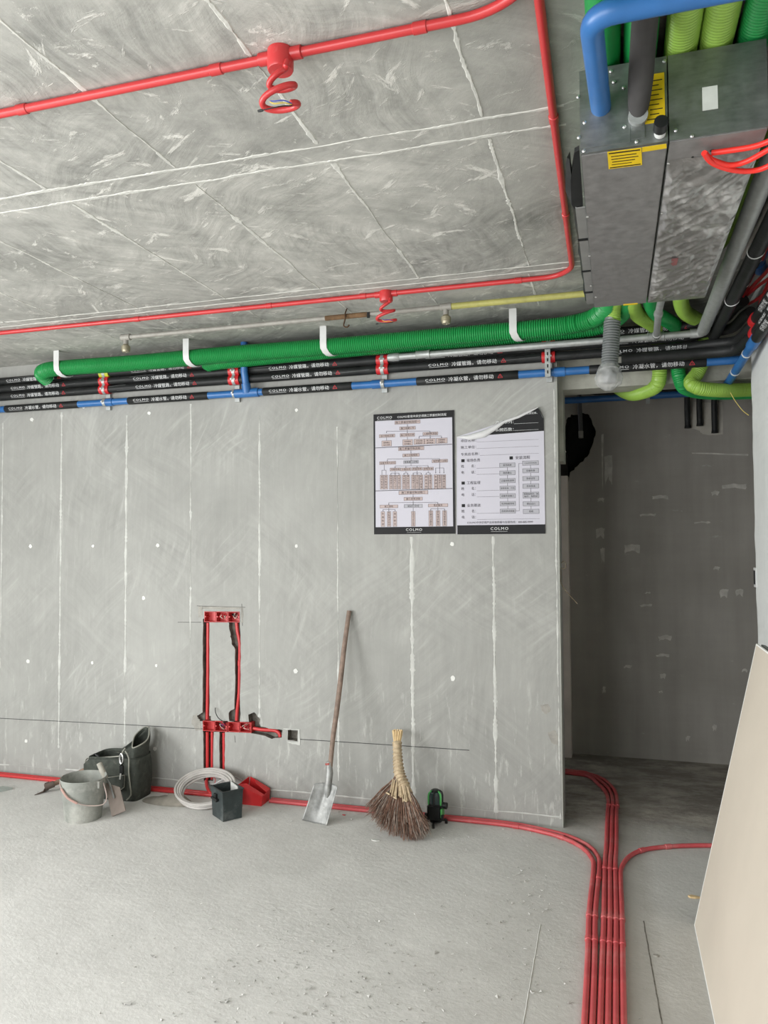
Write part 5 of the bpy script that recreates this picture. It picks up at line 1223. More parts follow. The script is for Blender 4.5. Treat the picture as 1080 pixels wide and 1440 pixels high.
# ================================================================== TOOLS AT THE FOOT OF THE WALL
# ---- shovel
M_WOOD = mat('weathered_wood', (.215, .155, .12), .7, var=.3, scale=24, bump=.4)
M_BLADE = mat('worn_blade_steel', (.27, .275, .265), .5, metal=.35, var=.4, scale=18, dust=.3, dustc=(.42, .41, .38), bump=.3)
b0 = P(444, 1158, 'z', 0.0); tp = P(491, 859, 'y', -.018)
dl = (tp-b0).normalized(); sxv = Vector((1, 0, 0)); pn = sxv.cross(dl).normalized()
t = thing('shovel', b0, 'square-mouthed shovel with a brown wooden handle leaning on the wall', 'shovel')
def sh(px, py): return PP(px, py, b0, pn)
hp = [sh(463, 1095), sh(464.5, 1078), sh(468, 1040), sh(473.5, 1000), sh(479, 955), sh(483.5, 915), sh(487.5, 885), sh(491, 859)]
m_ = MB(); pth = smoothpath(hp, .04); m_.tube(pth, [.0125+.0030*math.sin(i/len(pth)*3.0) for i in range(len(pth))], 12); build(m_, 'handle', M_WOOD, t, True)
m_ = MB(); m_.tube([sh(463.5, 1088), sh(463, 1072), sh(463.2, 1071)], [.021, .017, .015], 12); m_.tube(smoothpath([sh(460, 1122), sh(461.5, 1105), sh(463.5, 1086)], .02), [.004]+[.016]*1+[.021]*(len(smoothpath([sh(460, 1122), sh(461.5, 1105), sh(463.5, 1086)], .02))-2), 12); build(m_, 'socket', M_BLADE, t, True)
m_ = MB(); m_.tube([sh(462.2, 1076), sh(462.0, 1073)], .0195, 12); build(m_, 'red_band', mat('faded_red_band', (.30, .06, .05), .6), t, True)
c00, c10, c11, c01 = sh(426.5, 1153), sh(461, 1160.5), sh(477, 1103), sh(444, 1099)
c00 = Vector((c00.x, c00.y, max(c00.z, .001))); 
def blade(u, v):
    p = c00.lerp(c10, u).lerp(c01.lerp(c11, u), v)
    h = .020*(abs(u-.5)*2)**2.2 + (-.012*math.exp(-((u-.5)/.10)**2)*(v**1.2)) - .0
    sh_ = -.006*(1-abs(u-.5)*2)*(1-v)
    return p + (-pn if pn.y > 0 else pn)*(h) + dl*(.012*(abs(u-.52)*2)**3*v*-1+0) + dl*sh_
m_ = MB(); m_.grid(blade, 26, 22); fr = len(m_.v)
o = build(m_, 'blade', M_BLADE, t, True); md = o.modifiers.new('thick', 'SOLIDIFY'); md.thickness = .0022

# ---- twig broom
fb0 = P(562, 1180, 'z', 0); fb0.y = -.40; tb = P(559, 1028, 'y', -.075)
dl = (tb-fb0).normalized(); pn = Vector((1, 0, 0)).cross(dl).normalized()
def bp(px, py, o=0.0): return PP(px, py, fb0, pn) + (-pn if pn.y > 0 else pn)*o
nin = (-pn if pn.y > 0 else pn)
t = thing('twig_broom', Vector((fb0.x, fb0.y, 0)), 'short broom of brown twigs bound with cane, fanned on the floor', 'broom')
M_TWIG = mat('brown_twigs', (.17, .095, .065), .85, var=.45, scale=60); M_TWIG2 = mat('grey_twigs', (.25, .20, .165), .85, var=.35, scale=60); M_CANE = mat('pale_cane', (.47, .37, .24), .7, var=.22, scale=40, bump=.6)
hp = [bp(558.5, 1045), bp(559, 1060), bp(560, 1075), bp(562, 1090), bp(567, 1105), bp(572, 1118)]
pth = smoothpath(hp, .02); m_ = MB(); m_.tube(pth, [.024+.016*(i/len(pth))**2 for i in range(len(pth))], 14); build(m_, 'bound_grip', M_CANE, t, True)
for k in range(14):
    f = k/13*.86; c = pth[int(f*(len(pth)-1))]; r_ = .0245+.016*f*f; d = (pth[min(int(f*(len(pth)-1))+1, len(pth)-1)]-c).normalized(); a_ = d.orthogonal().normalized(); b__ = d.cross(a_)
    m_ = MB(); m_.tube([c+(a_*math.cos(q_*.45+k)+b__*math.sin(q_*.45+k))*(r_+.001)+d*(.003*math.sin(q_*.45)) for q_ in range(15)], .0028, 5); build(m_, 'cane_wrap', M_CANE, t, True)
M_BAM = mat('split_bamboo', (.64, .47, .25), .6, var=.15, scale=30)
for k in range(11):
    an = k*2*math.pi/11; base = bp(558.5, 1047)+Vector((math.cos(an)*.014, math.sin(an)*.014, 0)); tipp = bp(559, 1027.5)+Vector((math.cos(an)*.027, math.sin(an)*.018, U(-.004, .004)))
    m_ = MB(); m_.tube([base, base.lerp(tipp, .6), tipp], [.0050, .0062, .0062], 5); build(m_, 'bamboo_splint', M_BAM, t, False)
m_ = MB(); m2 = MB(); rr = random.Random(11)
tips = [(517, 1136), (519, 1147), (526, 1158), (536, 1167), (548, 1173), (561, 1178), (574, 1183), (586, 1183), (596, 1179), (603, 1170), (600, 1158)]
def tipat(f):
    s_ = f*(len(tips)-1); i = min(int(s_), len(tips)-2); g = s_-i; return (tips[i][0]*(1-g)+tips[i+1][0]*g, tips[i][1]*(1-g)+tips[i+1][1]*g)
for k in range(1050):
    f = rr.random(); tx, ty = tipat(f); ln_ = rr.uniform(.62, 1.03); dep = rr.uniform(-.028, .045)
    st = bp(557+f*16+rr.uniform(-2, 2), 1097+f*12+rr.uniform(-4, 8), dep*.45)
    en0 = bp(st and (557+f*16)+(tx-557-f*16)*ln_+rr.uniform(-3, 3), (1100+f*12)+(ty-1100-f*12)*ln_+rr.uniform(-2, 2), dep)
    md_ = st.lerp(en0, .5)+Vector((rr.uniform(-.010, .010)-.006+f*.01, rr.uniform(-.008, .008), rr.uniform(-.006, .010)))
    for p in (md_, en0): p.z = max(p.z, .003)
    tgt = m_ if rr.random() < .62 else m2
    tgt.tube([st, md_, en0], [.0026, .0021, .0010], 4, caps=False)
    if rr.random() < .85:   # forked tip
        q_ = md_.lerp(en0, rr.uniform(.3, .7)); e2 = en0+Vector((rr.uniform(-.025, .025), rr.uniform(-.015, .015), rr.uniform(-.010, .015))); e2.z = max(e2.z, .003)
        tgt.tube([q_, e2], [.0014, .0006], 3, caps=False)
tag(build(m_, 'twigs', M_TWIG, t, False), 'brown twigs', kind='stuff'); tag(build(m2, 'twigs', M_TWIG2, t, False), 'greyish twigs', kind='stuff')
for k in range(26):  # pale bound twig butts
    f = rr.random(); a_ = bp(552+f*24, 1098+f*12+rr.uniform(-3, 3), rr.uniform(.01, .04)); b__ = bp(548+f*34, 1118+f*14+rr.uniform(-4, 4), rr.uniform(.02, .05)); mm_ = MB(); mm_.tube([a_, b__], [.0035, .0045], 5); build(mm_, 'pale_twig_butt', M_CANE, t)
for k in range(3):
    mm_ = MB(); p0_ = [(546, 1118), (556, 1124), (570, 1128)][k]; a_ = bp(p0_[0], p0_[1], .045); b__ = bp(p0_[0]+5, p0_[1]+3, .05); mm_.tube([a_, b__], .0045, 6); build(mm_, 'cane_tie', M_CANE, t)

# ---- laser level
L0 = P(612, 1162, 'z', 0); L0.y -= .0
c = Vector((L0.x, L0.y+.03, 0)); lz = .028; hgt = .20
t = thing('laser_level', c, 'black and bright green laser level standing beside the broom', 'laser level')
m_ = MB(); m_.bbox((c.x-.046, c.y-.042, lz), (c.x+.040, c.y+.042, lz+.092)); o = build(m_, 'body', M_BLK, t)
bm = bmesh.new(); bm.from_mesh(o.data); bmesh.ops.bevel(bm, geom=bm.edges, offset=.012, segments=3, affect='EDGES'); bm.to_mesh(o.data); bm.free()
M_LG = mat('green_casing', (.07, .36, .09), .4, var=.06)
m_ = MB(); m_.lathe([(.038, 0), (.038, .045), (.034, .060), (.018, .068), (0, .069)], (c.x-.004, c.y, lz+.092), 20); build(m_, 'lamp_dome', mat('dark_glass', (.02, .035, .035), .12, coat=.5), t, True)
for k in range(6):
    an = k*math.pi/3+.5; a_ = (math.cos(an), math.sin(an)); m_ = MB()
    pts = [Vector((c.x-.004+a_[0]*r_, c.y+a_[1]*r_, lz+z_)) for r_, z_ in ((.040, .086), (.041, .132), (.037, .148), (.026, .158), (.010, .163))]
    m_.tube(pts, [.0055, .0055, .005, .005, .004], 6); build(m_, 'guard_rib', M_LG if k in (3, 5) else M_BLK, t, True)
m_ = MB(); m_.lathe([(.0, .168), (.018, .167), (.026, .160), (.024, .156)], (c.x-.004, c.y, lz), 16); build(m_, 'top_cap', M_BLK, t, True)
m_ = MB(); m_.cyl((c.x+.040, c.y-.01, lz+.085), (c.x+.064, c.y-.014, lz+.085), .018, 14); build(m_, 'side_knob', M_BLK, t, True)
m_ = MB(); m_.bbox((c.x+.034, c.y-.044, lz+.025), (c.x+.042, c.y+.02, lz+.072)); build(m_, 'green_side_strip', M_LG, t)
m_ = MB(); m_.lathe([(.030, 0), (.036, -.004), (.036, -.012), (.02, -.014)], (c.x-.004, c.y, lz+.002), 18, capend=True); build(m_, 'rotating_base', M_BLK, t, True)
for k in range(3):
    an = -math.pi/2+k*2*math.pi/3; d = Vector((math.cos(an), math.sin(an), 0)); m_ = MB(); a_ = c+d*.024+Vector((-.004, 0, lz-.006)); b__ = c+d*.062+Vector((-.004, 0, .022)); m_.tube([a_, b__], .007, 8); m_.tube([b__, Vector((b__.x, b__.y, .0))], [.007, .009], 8); build(m_, 'foot', M_BLK, t, True)
for s_ in (-1, 1): m_ = MB(); m_.box((c.x+s_*.047-.003, c.y-.04, lz+.03), (.014, .014, .026)); build(m_, 'corner_guard', M_BLK, t)

# ---- grey bucket
C = Vector((P(116, 1155, 'z', 0).x, -.60, 0)); bh = .285; r0, r1 = .118, .152
bh = .232; r0, r1 = .098, .124; C = P(117, 1150, 'z', 0)
M_BUC = mat('mortar_caked_plastic', (.24, .25, .225), .8, var=.25, scale=9, bump=.5, dust=.45, dustc=(.45, .44, .40))
t = thing('bucket', C, 'grey mortar-stained plastic bucket with wire handle', 'bucket')
m_ = MB(); m_.lathe([(0, .004), (r0, .004), (r0+.002, .0), (r0+.004, .01), (r1, bh), (r1+.004, bh+.002), (r1+.002, bh+.006), (r1-.003, bh), (r0-.003, .012), (0, .012)], C, 40); o = build(m_, 'pail', M_BUC, t, True)
for v in o.data.vertices:
    if v.co.z > .2: v.co.z += .006*mnoise.noise(Vector((v.co.x*8, v.co.y*8, 0))); v.co.x *= 1.02
m_ = MB(); m_.lathe([(0, .09), (r0+.004, .09)], C, 24); build(m_, 'mortar_residue', mat('dry_mortar', (.18, .18, .165), .95, bump=1, var=.3), t)
for s_ in (-1, 1): m_ = MB(); m_.box((C.x+s_*(r1+.003), C.y-.02*s_, bh-.022), (.014, .03, .04)); build(m_, 'handle_lug', M_BUC, t)
hw = [Vector((C.x-r1-.010, C.y-.01, bh+.004)), Vector((C.x-r1*.85, C.y-.070, bh-.012)), Vector((C.x-r1*.45, C.y-.118, bh-.035)), Vector((C.x+.0, C.y-.135, bh-.075)), Vector((C.x+.055, C.y-.122, bh-.105)), Vector((C.x+r1*.88, C.y-.085, bh-.125)), Vector((C.x+r1+.045, C.y-.045, bh-.125)), Vector((C.x+r1+.050, C.y-.02, bh-.09)), Vector((C.x+r1+.012, C.y-.0, bh-.02))]
m_ = MB(); m_.tube(smoothpath(hw, .02), .0032, 8); hd = build(m_, 'wire_handle', mat('pinkish_wire', (.40, .32, .285), .6), t, True)
m_ = MB(); m_.tube(smoothpath(hw[2:5], .02), .0065, 8); build(m_, 'handle_grip', mat('pink_grip', (.42, .26, .22), .7), t, True)

# ---- float trowel leaning on the bucket
t0 = P(164, 1148, 'z', 0)
tn = Vector((.05, -.45, .35))
base = Vector((t0.x, t0.y, .0)); upd = Vector((-.11, .09, .30)); upd.normalize(); side = Vector((1, .35, 0)).normalized(); side = (side-upd*side.dot(upd)).normalized(); nf = side.cross(upd)
pln = nf
def tp_(px, py, o=0): return PP(px, py, base, pln)
t = thing('wooden_float', base, 'dusty pinkish plastering float standing against the bucket', 'trowel')
v = [tp_(157, 1149.5), tp_(176.5, 1140), tp_(168, 1107), tp_(147, 1100)]
for p_ in v[:2]: p_.z = max(p_.z, .001)
m_ = MB(); m_.prism(v, nf*(.012 if nf.y > 0 else -.012)); build(m_, 'blade_board', mat('dusty_pink_board', (.27, .225, .195), .85, var=.15, bump=.4), t)
nf2 = nf if nf.y < 0 else -nf
h0 = v[3].lerp(v[2], .35)+nf2*.012; pth = [v[0].lerp(v[3], .45)+(v[1]-v[0])*.45+nf2*.01, v[3].lerp(v[2], .4)+nf2*.016, tp_(150, 1095)+nf2*.02, tp_(141, 1074)+nf2*.022]
m_ = MB(); m_.tube(smoothpath(pth[:3], .02), .0055, 8); build(m_, 'tang', M_BLADE, t, True)
m_ = MB(); m_.tube([pth[2], pth[2].lerp(pth[3], .5), pth[3]], [.014, .017, .016], 12); build(m_, 'handle', mat('cement_coated_wood', (.38, .36, .31), .85, var=.25, bump=.7), t, True)

# ---- tool bag
M_BAG = mat('dark_green_canvas', (.050, .056, .047), .8, var=.25, scale=30, bump=.3, dust=.2, dustc=(.13, .13, .11)); M_PIPE = mat('pale_binding', (.27, .27, .23), .7)
gx0 = P(120, 1120, 'z', 0).x; 
byf, byb = -.285, -.085; 
def bg_(px, py, y=byf): return P(px, py, 'y', y)
xa_ = bg_(120, 1090).x; xm_ = bg_(184, 1120).x; xr_ = bg_(200, 1120, -.2).x
t = thing('tool_bag', Vector((xm_-.1, -.2, 0)), 'open dark canvas tool bag with pale piping and a metal clip', 'bag')
m_ = MB(); ztop = bg_(150, 1066).z
nU, nV = 40, 14
def body(u, v):
    an = u*2*math.pi; cx_ = (xa_+xm_+.03)/2; hw_ = (xm_+.03-xa_)/2; sx_ = math.copysign(abs(math.cos(an))**.35, math.cos(an)); sy_ = math.copysign(abs(math.sin(an))**.35, math.sin(an))
    z_ = v*ztop*(1+.03*math.sin(u*9)); bul = 1+.05*math.sin(v*math.pi)+.02*mnoise.noise(Vector((u*8, v*4, 1)))
    return Vector((cx_+hw_*sx_*bul, (byf+byb)/2+(byb-byf)/2*sy_*bul, z_+.001))
m_.grid(body, nU, nV, closeu=True); m_.add([body(i/nU, 0) for i in range(nU)], [tuple(reversed(range(nU)))]); o = build(m_, 'bag_body', M_BAG, t, True); md = o.modifiers.new('thick', 'SOLIDIFY'); md.thickness = .004
# raised back flap rising to the upper right and folding round
fc = [(128, 1062, -.12), (160, 1064, -.12)]
def flap(u, v):
    # u along the rim from left (low) to right (peak); v from rim upwards
    xx = bg_(150, 1066, -.12).x+(bg_(200, 1066, -.14).x-bg_(150, 1066, -.12).x)*u
    top_px = 150+60*u; top_py = 1066-44*(u**1.25)
    tpv = P(top_px, top_py, 'y', -.03-.07*math.sin(u*2.6)); bt_ = Vector((xx, -.105-.03*u, ztop*(.98-.1*u)))
    p = bt_.lerp(tpv, v); p.y += .03*math.sin(v*math.pi)*(.4+u); return p
m_ = MB(); m_.grid(flap, 24, 12); o = build(m_, 'raised_back_flap', M_BAG, t, True); md = o.modifiers.new('thick', 'SOLIDIFY'); md.thickness = .005
# right funnel side: the flap wraps forward on the right, making a pointed opening
cR = [P(*q_) for q_ in ((210, 1024, 'y', -.07), (209, 1036, 'y', -.14), (203, 1044, 'y', -.2), (190, 1051, 'y', -.25), (186, 1050, 'y', -.22), (189, 1036, 'y', -.14), (197, 1027, 'y', -.08), (205, 1022, 'y', -.05))]
dR = [P(*q_) for q_ in ((206, 1110, 'y', -.09), (206, 1116, 'y', -.15), (199, 1122, 'y', -.21), (184, 1110, 'y', -.27), (176, 1085, 'y', -.25), (178, 1080, 'y', -.18), (184, 1080, 'y', -.12), (195, 1090, 'y', -.09))]
cRs = smoothpath(cR+[cR[0]], .012); dRs = resample(smoothpath(dR+[dR[0]], .012), .012)
nn = 48; A_ = resample(cRs, 1e9 and (sum((a-b).length for a, b in zip(cRs, cRs[1:]))/nn)); B_ = resample(dRs, sum((a-b).length for a, b in zip(dRs, dRs[1:]))/nn)
k_ = min(len(A_), len(B_)); m_ = MB()
def funnel(u, v):
    i = min(int(u*(k_-1)), k_-1); p = A_[i].lerp(B_[i], v); p = p + Vector((.010*math.sin(u*14+v*3)*math.sin(v*3.1), -.008*math.sin(v*3.1)*math.cos(u*11), 0)); p.z = max(p.z, .002); return p
m_.grid(funnel, k_, 16); o = build(m_, 'open_side_gusset', M_BAG, t, True); md = o.modifiers.new('thick', 'SOLIDIFY'); md.thickness = .004
m_ = MB(); m_.tube(cRs, .0042, 8); build(m_, 'piping', M_PIPE, t, True)
m_ = MB(); m_.tube(smoothpath([bg_(120, 1074), bg_(124, 1066, -.2), bg_(150, 1065, -.27), bg_(172, 1063, byf)], .02), .0042, 8); build(m_, 'piping', M_PIPE, t, True)
m_ = MB(); m_.tube(smoothpath([bg_(176, 1056, byf-.02), bg_(181, 1066, byf-.02), bg_(181, 1085, byf-.02), bg_(183, 1105, byf-.02), bg_(184, 1118, byf-.02), bg_(178, 1125, byf-.015)], .02), .0042, 8); build(m_, 'piping', M_PIPE, t, True)
# front flap pocket and small pocket
def fq(pts, o1, th, name, m=M_BAG):
    v_ = [P(a_, b__, 'y', byf-o1) for a_, b__ in pts]; m_ = MB(); m_.prism(v_, (0, -th, 0)); return build(m_, name, m, t)
fq([(119, 1074), (126, 1067), (171, 1067), (172, 1090), (134, 1091), (119, 1086)], .008, .010, 'front_flap')
fq([(143, 1092), (176, 1090), (174, 1110), (168, 1112), (143, 1113)], .008, .016, 'front_pocket')
m_ = MB(); m_.tube([P(a_, b__, 'y', byf-.027) for a_, b__ in ((150, 1093.5), (175.5, 1090), (174.5, 1107), (169, 1111))], .0025, 6); build(m_, 'stitching', M_PIPE, t, True)
m_ = MB(); m_.tube([P(a_, b__, 'y', byf-.02) for a_, b__ in ((118, 1084), (134, 1090.5), (135, 1093))], .0035, 6); build(m_, 'piping', M_PIPE, t, True)
m_ = MB(); m_.tube(smoothpath([bg_(176, 1052, byf-.01), bg_(172, 1058, byf-.03), bg_(171, 1062, byf-.035)], .01), .004, 8); build(m_, 'strap', M_PIPE, t, True)
cc_ = bg_(170.5, 1067, byf-.045); m_ = MB(); m_.tube([cc_+Vector((.011*math.cos(k*.42), 0, .030*math.sin(k*.42))) for k in range(16)], .0045, 8); build(m_, 'metal_clip', M_SCREW, t, True)
cc_ = bg_(171, 1082, byf-.045); m_ = MB(); m_.box(cc_, (.022, .012, .045)); build(m_, 'strap_buckle', M_BLK, t)
m_ = MB(); m_.tube([bg_(170, 1087, byf-.045), bg_(168.5, 1096, byf-.05)], .005, 8); build(m_, 'strap_end', M_WHITE, t, True)
m_ = MB(); m_.tube(smoothpath([bg_(131, 1066, -.2), bg_(133, 1061, -.2), bg_(139, 1064, -.2)], .01), .008, 8); build(m_, 'carry_handle', M_BLK, t, True)

# ---- mattock / hoe behind the bucket
t0 = P(56, 1117, 'z', 0)
t = thing('hoe', Vector((t0.x+.1, -.2, 0)), 'worn hoe with wooden handle lying behind the bucket', 'hoe')
hA = P(69, 1105, 'y', -.26); hB = P(100, 1092, 'y', -.15); hC = P(119, 1083, 'y', -.095)
m_ = MB(); m_.tube(smoothpath([hA, hB, hC, hC+(hC-hB)*.8], .04), .0155, 10); build(m_, 'handle', mat('dusty_brown_wood', (.22, .14, .10), .8, var=.3, bump=.5), t, True)
m_ = MB(); g = [P(54, 1116, 'z', .003), P(64, 1113, 'z', .004), P(69, 1106, 'y', -.26), P(66, 1100, 'y', -.24)]; ax_ = Vector((.0, .03, 0))
m_.add([g[0]+ax_*1.6, g[0]-ax_*1.2, g[1]+ax_, g[1]-ax_, g[2]+Vector((-.01, .02, 0)), g[2]+Vector((-.01, -.02, 0)), g[3]+Vector((0, .02, .0)), g[3]+Vector((0, -.02, 0))], [(0, 2, 3, 1), (2, 4, 5, 3), (4, 6, 7, 5)])
for v_ in m_.v: v_.z = max(v_.z, .003)
o = build(m_, 'blade', mat('rusty_iron', (.12, .09, .075), .7, metal=.3, var=.3), t, False); md = o.modifiers.new('thick', 'SOLIDIFY'); md.thickness = .004
m_ = MB(); m_.tube([hA-(hB-hA).normalized()*.025, hA+(hB-hA).normalized()*.03], .021, 10); build(m_, 'eye', mat('rusty_iron', (.12, .09, .075)), t, True)

# ---- dark square pail
c0 = P(313.5, 1156.5, 'z', 0); cL = P(297.5, 1145, 'z', 0); cRr = P(340.5, 1150, 'z', 0)
ux = (cRr-c0); ux.z = 0; ll = ux.length; ux.normalize(); uy = Vector((-ux.y, ux.x, 0)); dd = .150; hh = .165
t = thing('square_pail', c0+ux*ll/2+uy*dd/2, 'small square dark green-black plastic pail in front of the hose coil', 'pail')
M_PAIL = mat('dark_bottle_green_plastic', (.035, .045, .045), .55, var=.3, scale=10, dust=.28, dustc=(.14, .15, .145), bump=.15)
m_ = MB(); org = c0
def ring_(ins, z, ex=0): return [org+ux*(ins-ex)+uy*(ins-ex)+Vector((0, 0, z)), org+ux*(ll-ins+ex)+uy*(ins-ex)+Vector((0, 0, z)), org+ux*(ll-ins+ex)+uy*(dd-ins+ex)+Vector((0, 0, z)), org+ux*(ins-ex)+uy*(dd-ins+ex)+Vector((0, 0, z))]
rg = [ring_(.002, .001), ring_(-.004, hh), ring_(-.009, hh+.001), ring_(-.009, hh+.006), ring_(.001, hh+.006), ring_(.006, .008)]
vs = [v for r_ in rg for v in r_]; fs = [(3, 2, 1, 0)]
for i in range(5): fs += [(i*4+k, i*4+(k+1) % 4, (i+1)*4+(k+1) % 4, (i+1)*4+k) for k in range(4)]
fs.append((20, 21, 22, 23)); m_.add(vs, fs); build(m_, 'tub', M_PAIL, t)
m_ = MB(); lc = org+uy*dd*.55-ux*.008+Vector((0, 0, hh-.045)); rm = Matrix((ux, uy, Vector((0, 0, 1)))).transposed()
m_.box(lc, (.012, .03, .045), rm); m_.box(lc-ux*.006+Vector((0, 0, -.006)), (.014, .075, .012), rm); build(m_, 'handle_lug', M_BLK, t)
m_ = MB(); lc = org+uy*dd*.5+ux*(ll+.004)+Vector((0, 0, hh-.045)); m_.box(lc, (.012, .03, .045), rm); build(m_, 'handle_lug', M_BLK, t)
m_ = MB(); q_ = [p+Vector((0, 0, .05)) for p in ring_(.008, .008)]; m_.add(q_, [(0, 1, 2, 3)]); build(m_, 'dried_residue', mat('dry_mortar', (.18, .18, .165)), t)
m_ = MB(); a_ = ring_(.004, hh*.55)[2]; 
m_.prism([org+ux*(ll-.003)+uy*(.02)+Vector((0, 0, hh*.55)), org+ux*(ll-.003)+uy*(dd*.9)+Vector((0, 0, hh*.5)), org+ux*(ll-.003)+uy*(dd*.95)+Vector((0, 0, hh+.012)), org+ux*(ll-.002)+uy*(.05)+Vector((0, 0, hh+.002))], -ux*.004); build(m_, 'crusted_mortar', M_RIDGE, t)

# ---- coil of pale hose
t0 = P(287, 1139, 'z', 0); cc = Vector((P(291, 1116, 'y', -.17).x, -.175, .0))
t = thing('hose_coil', Vector((cc.x, cc.y, 0)), 'coil of pale translucent plastic hose lying against the wall', 'hose')
M_HOSE = mat('pale_hose_plastic', (.42, .40, .375), .38, var=.12, coat=.2); ti = math.radians(32)
for k in range(9):
    rx = .150+.012*(k % 3)+.0025*k; ry = .118+.010*(k % 3); dz = .011+.0125*(k//3)*1.0; ph0 = k*.7
    e1_ = Vector((1, 0, 0)); e2_ = Vector((0, math.cos(ti), math.sin(ti)))
    pts = []
    for q_ in range(37):
        an = q_*2*math.pi/36; p = cc+e1_*rx*math.cos(an)+e2_*ry*math.sin(an)+Vector((0, -math.sin(ti), math.cos(ti)))*(dz+.003*math.sin(an*2+ph0)); p.z += ry*math.sin(ti)+.002; pts.append(p)
    m_ = MB(); m_.tube(pts, .0075, 8, caps=False); build(m_, 'hose_turn', M_HOSE, t, True)
m_ = MB(); pts = [P(*q_) for q_ in ((300, 1104, 'y', -.10), (316, 1095, 'y', -.08), (332, 1093, 'y', -.04), (342, 1100, 'y', -.03))]; m_.tube(smoothpath(pts, .02), .0055, 8); build(m_, 'loose_hose_end', mat('grey_tubing', (.33, .33, .32), .5), t, True)
m_ = MB(); pts = [P(*q_) for q_ in ((298, 1092, 'y', -.04), (303, 1096, 'y', -.07), (301, 1104, 'y', -.10))]; m_.tube(smoothpath(pts, .01), .002, 6); build(m_, 'red_tie', W_RED, t, True)
# red conduit tails curling behind the coil
one(MB().tube(smoothpath([P(290, 1097, 'y', -.012), P(291, 1106, 'y', -.03), P(297, 1117, 'y', -.06), P(310, 1123, 'y', -.07)], .02), .0105, 10), 'conduit_bend', M_REDP, 'red conduit elbow at the floor behind the hose coil', 'conduit')
# ---- red cable box on the floor
M_RBX = mat('red_floor_box', (.60, .025, .028), .38, var=.1)
p0 = P(341, 1129, 'z', 0); p1 = P(366, 1133, 'z', 0); pts_ = [P(332, 1104, 'y', -.06), P(353, 1103, 'y', -.05), P(371, 1117, 'y', -.04), P(370, 1131, 'z', .0)]
t = thing('floor_cable_box', Vector(((p0.x+p1.x)/2, -.09, 0)), 'open red plastic cable box between the square pail and the shovel', 'junction box')
xa_, xb_ = P(337, 1128, 'y', -.13).x, P(368, 1131, 'y', -.13).x; hL = .115; hR = .052
m_ = MB()
def wallq(a_, b__, th): m_.prism(a_, b__)
yF, yBk = -.135, -.022
m_.prism([(xa_, yF, 0), (xb_, yF, 0), (xb_+.006, yF, hR), (xa_-.01, yF, hL)], (0, .004, 0)); m_.prism([(xa_, yBk, 0), (xb_, yBk, 0), (xb_+.006, yBk, hR+.02), (xa_+.02, yBk, hL+.02)], (0, -.004, 0))
m_.prism([(xa_, yF+.004, 0), (xa_, yBk-.004, 0), (xa_+.01, yBk-.004, hL+.02), (xa_-.01, yF+.004, hL)], (.004, 0, 0)); m_.prism([(xb_, yF+.004, 0), (xb_, yBk-.004, 0), (xb_+.006, yBk-.004, hR+.02), (xb_+.006, yF+.004, hR)], (-.004, 0, 0))
m_.bbox((xa_+.004, yF+.004, .0005), (xb_-.004, yBk-.004, .004)); build(m_, 'open_box', M_RBX, t)
m_ = MB(); m_.prism([(xa_-.01, yF+.002, hL), (xb_+.006, yF+.002, hR), (xb_+.006, yF+.03, hR+.006), (xa_+.03, yF+.038, hL-.002)], (0, 0, .003)); build(m_, 'front_lip', M_RBX, t)
m_ = MB(); m_.prism([(xa_+.05, yBk-.004, hL+.006), (xb_+.006, yBk-.004, hR+.02), (xb_+.004, yBk-.05, hR+.012), (xa_+.075, yBk-.035, hL-.010)], (0, 0, .003)); build(m_, 'back_lip', M_RBX, t)
# ---- grey sack
a_ = P(213, 1133, 'z', 0); b__ = P(281, 1141, 'z', 0); ctr = (a_+b__)/2; ctr.y = -.235; ctr.x -= .10
m_ = MB()
def sack(u, v):
    an = u*2*math.pi; ph_ = v*math.pi/2; L_ = .175; p = Vector((ctr.x+L_*math.cos(an)*math.cos(ph_)*1.0, ctr.y+.062*math.sin(an)*math.cos(ph_)-.0, .001+.045*math.sin(ph_)*(1+.5*math.cos(an)*.5)))
    return p + Vector((0, .01*mnoise.noise(p*11), .012*mnoise.noise(p*14)*math.sin(ph_)))
m_.grid(sack, 36, 10, closeu=True); one(m_, 'empty_sack', mat('dusty_sackcloth', (.20, .185, .155), .9, var=.25, bump=.8), 'flattened dusty grey sack between the tool bag and the hose coil', 'sack', origin=(ctr.x, ctr.y, 0))
# ---- shard at the far left and small litter
a_ = P(-6, 1112, 'z', 0.0); one(MB().prism([a_+Vector((-.05, -.02, .001)), a_+Vector((.03, -.05, .001)), a_+Vector((.085, .05, .001)), a_+Vector((0, .06, .001))], (.0, .0, .012)), 'broken_tile', mat('broken_tile', (.34, .37, .34), .7), 'pale broken piece of board at the left edge by the wall conduit', 'offcut', smooth=False)
for k, (px, py, s_, lab) in enumerate(((528, 1182, .017, 'small pale chip on the floor left of the broom tips'), (484, 1146, .010, 'tiny red plastic crumb by the shovel blade'), (976, 1262, .02, 'yellow wood splinter beside the leaning board'), (922, 1344, .014, 'grey pebble near the middle of the right floor'))):
    a_ = P(px, py, 'z', .002); m_ = MB(); rr = random.Random(k); m_.prism([a_+Vector((math.cos(i)*s_*rr.uniform(.5, 1.1)*1.4, math.sin(i)*s_*rr.uniform(.4, .8), 0)) for i in range(6)], (0, 0, s_*.4))
    for v_ in m_.v: v_.z = max(v_.z-.002, .0005)
    one(m_, 'floor_chip', [M_RIDGE, M_REDP, M_BAM, M_MORTAR][k], lab, 'debris', smooth=False)
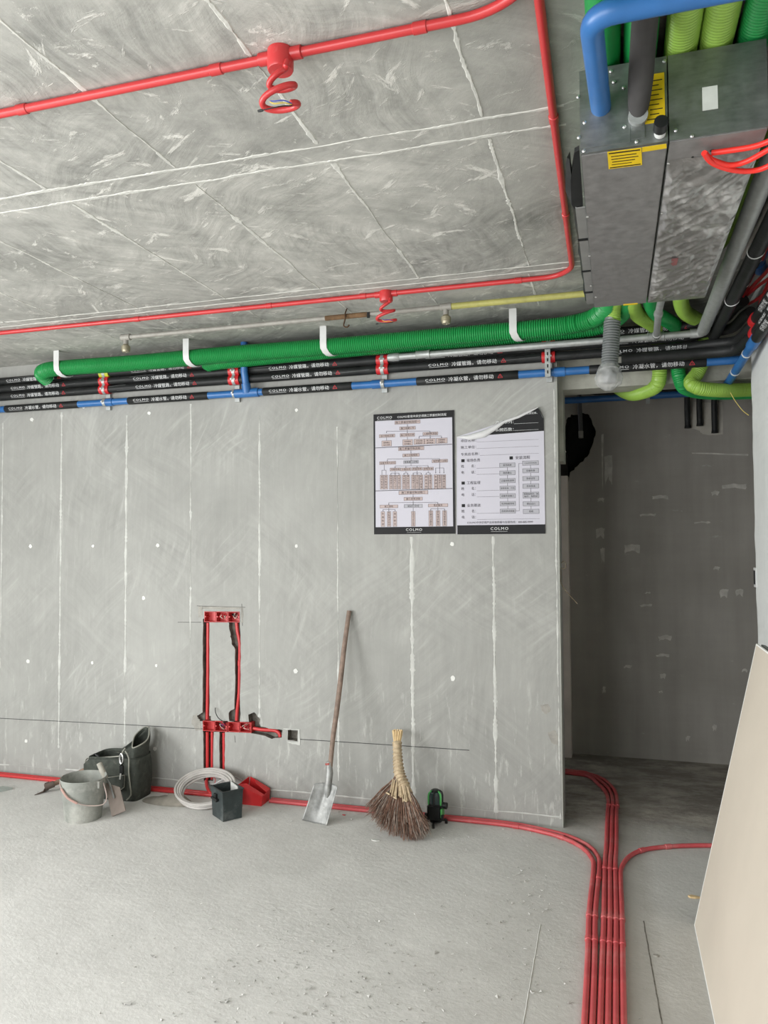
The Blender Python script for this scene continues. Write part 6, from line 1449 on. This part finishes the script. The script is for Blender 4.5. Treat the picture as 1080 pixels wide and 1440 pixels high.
# concrete crumbs too many to count
rr = random.Random(99); m_ = MB()
for k in range(900):
    if k < 220: x, y = rr.gauss(-.55, .35), rr.gauss(-1.55, .35)
    elif k < 330: x, y = rr.gauss(-.40, .07), rr.gauss(-.85, .16)
    elif k < 430: x, y = rr.uniform(-4, -.3), rr.uniform(-.35, -.1)
    else: x, y = rr.gauss(-1.1, .4), rr.gauss(-1.9, .3)
    s_ = rr.uniform(.0015, .0065) if rr.random() < .9 else rr.uniform(.006, .011)
    if -.16 < x < .04 or x > .25: continue
    c = Vector((x, y, s_*.35)); pts = [c+Vector((rr.uniform(-1, 1)*s_*1.3, rr.uniform(-1, 1)*s_*1.3, rr.uniform(-.3, .8)*s_)) for _ in range(5)]
    for p in pts: p.z = max(p.z, .0003)
    m_.add(pts, [(0, 1, 2), (0, 2, 3), (0, 3, 4), (1, 2, 4), (0, 1, 4), (2, 3, 4)])
tag(one(m_, 'rubble', mat('crumb_concrete', (.46, .455, .43), .9, var=.3), 'concrete crumbs scattered over the bare floor', 'rubble', smooth=False, origin=(-1, -1, 0)), kind='stuff')
# expansion lines in the screed
m_ = MB(); pts = [P(915, 1330, 'z', 0), P(921, 1365, 'z', 0), P(930, 1440, 'z', 0)]
vs = []
for i in range(31):
    p = P(905+(i/30)*26+ .8*mnoise.noise(Vector((i*.5, 0, 0))), 1295+145*i/30, 'z', 0); vs += [Vector((p.x-.0025, p.y, .0006)), Vector((p.x+.0025, p.y, .0006))]
m_.add(vs, [(2*i, 2*i+1, 2*i+3, 2*i+2) for i in range(30)]); build(m_, 'screed_crack', M_CHASE, floor)
m_ = MB(); vs = []
for i in range(31):
    p = P(760-(i/30)*24+.8*mnoise.noise(Vector((i*.5, 3, 0))), 1300+140*i/30, 'z', 0); vs += [Vector((p.x-.003, p.y, .0002)), Vector((p.x, p.y, .0022)), Vector((p.x+.003, p.y, .0002))]
m_.add(vs, [(3*i+k, 3*i+k+1, 3*i+k+4, 3*i+k+3) for i in range(30) for k in range(2)]); build(m_, 'screed_ridge', M_RIDGE, floor)
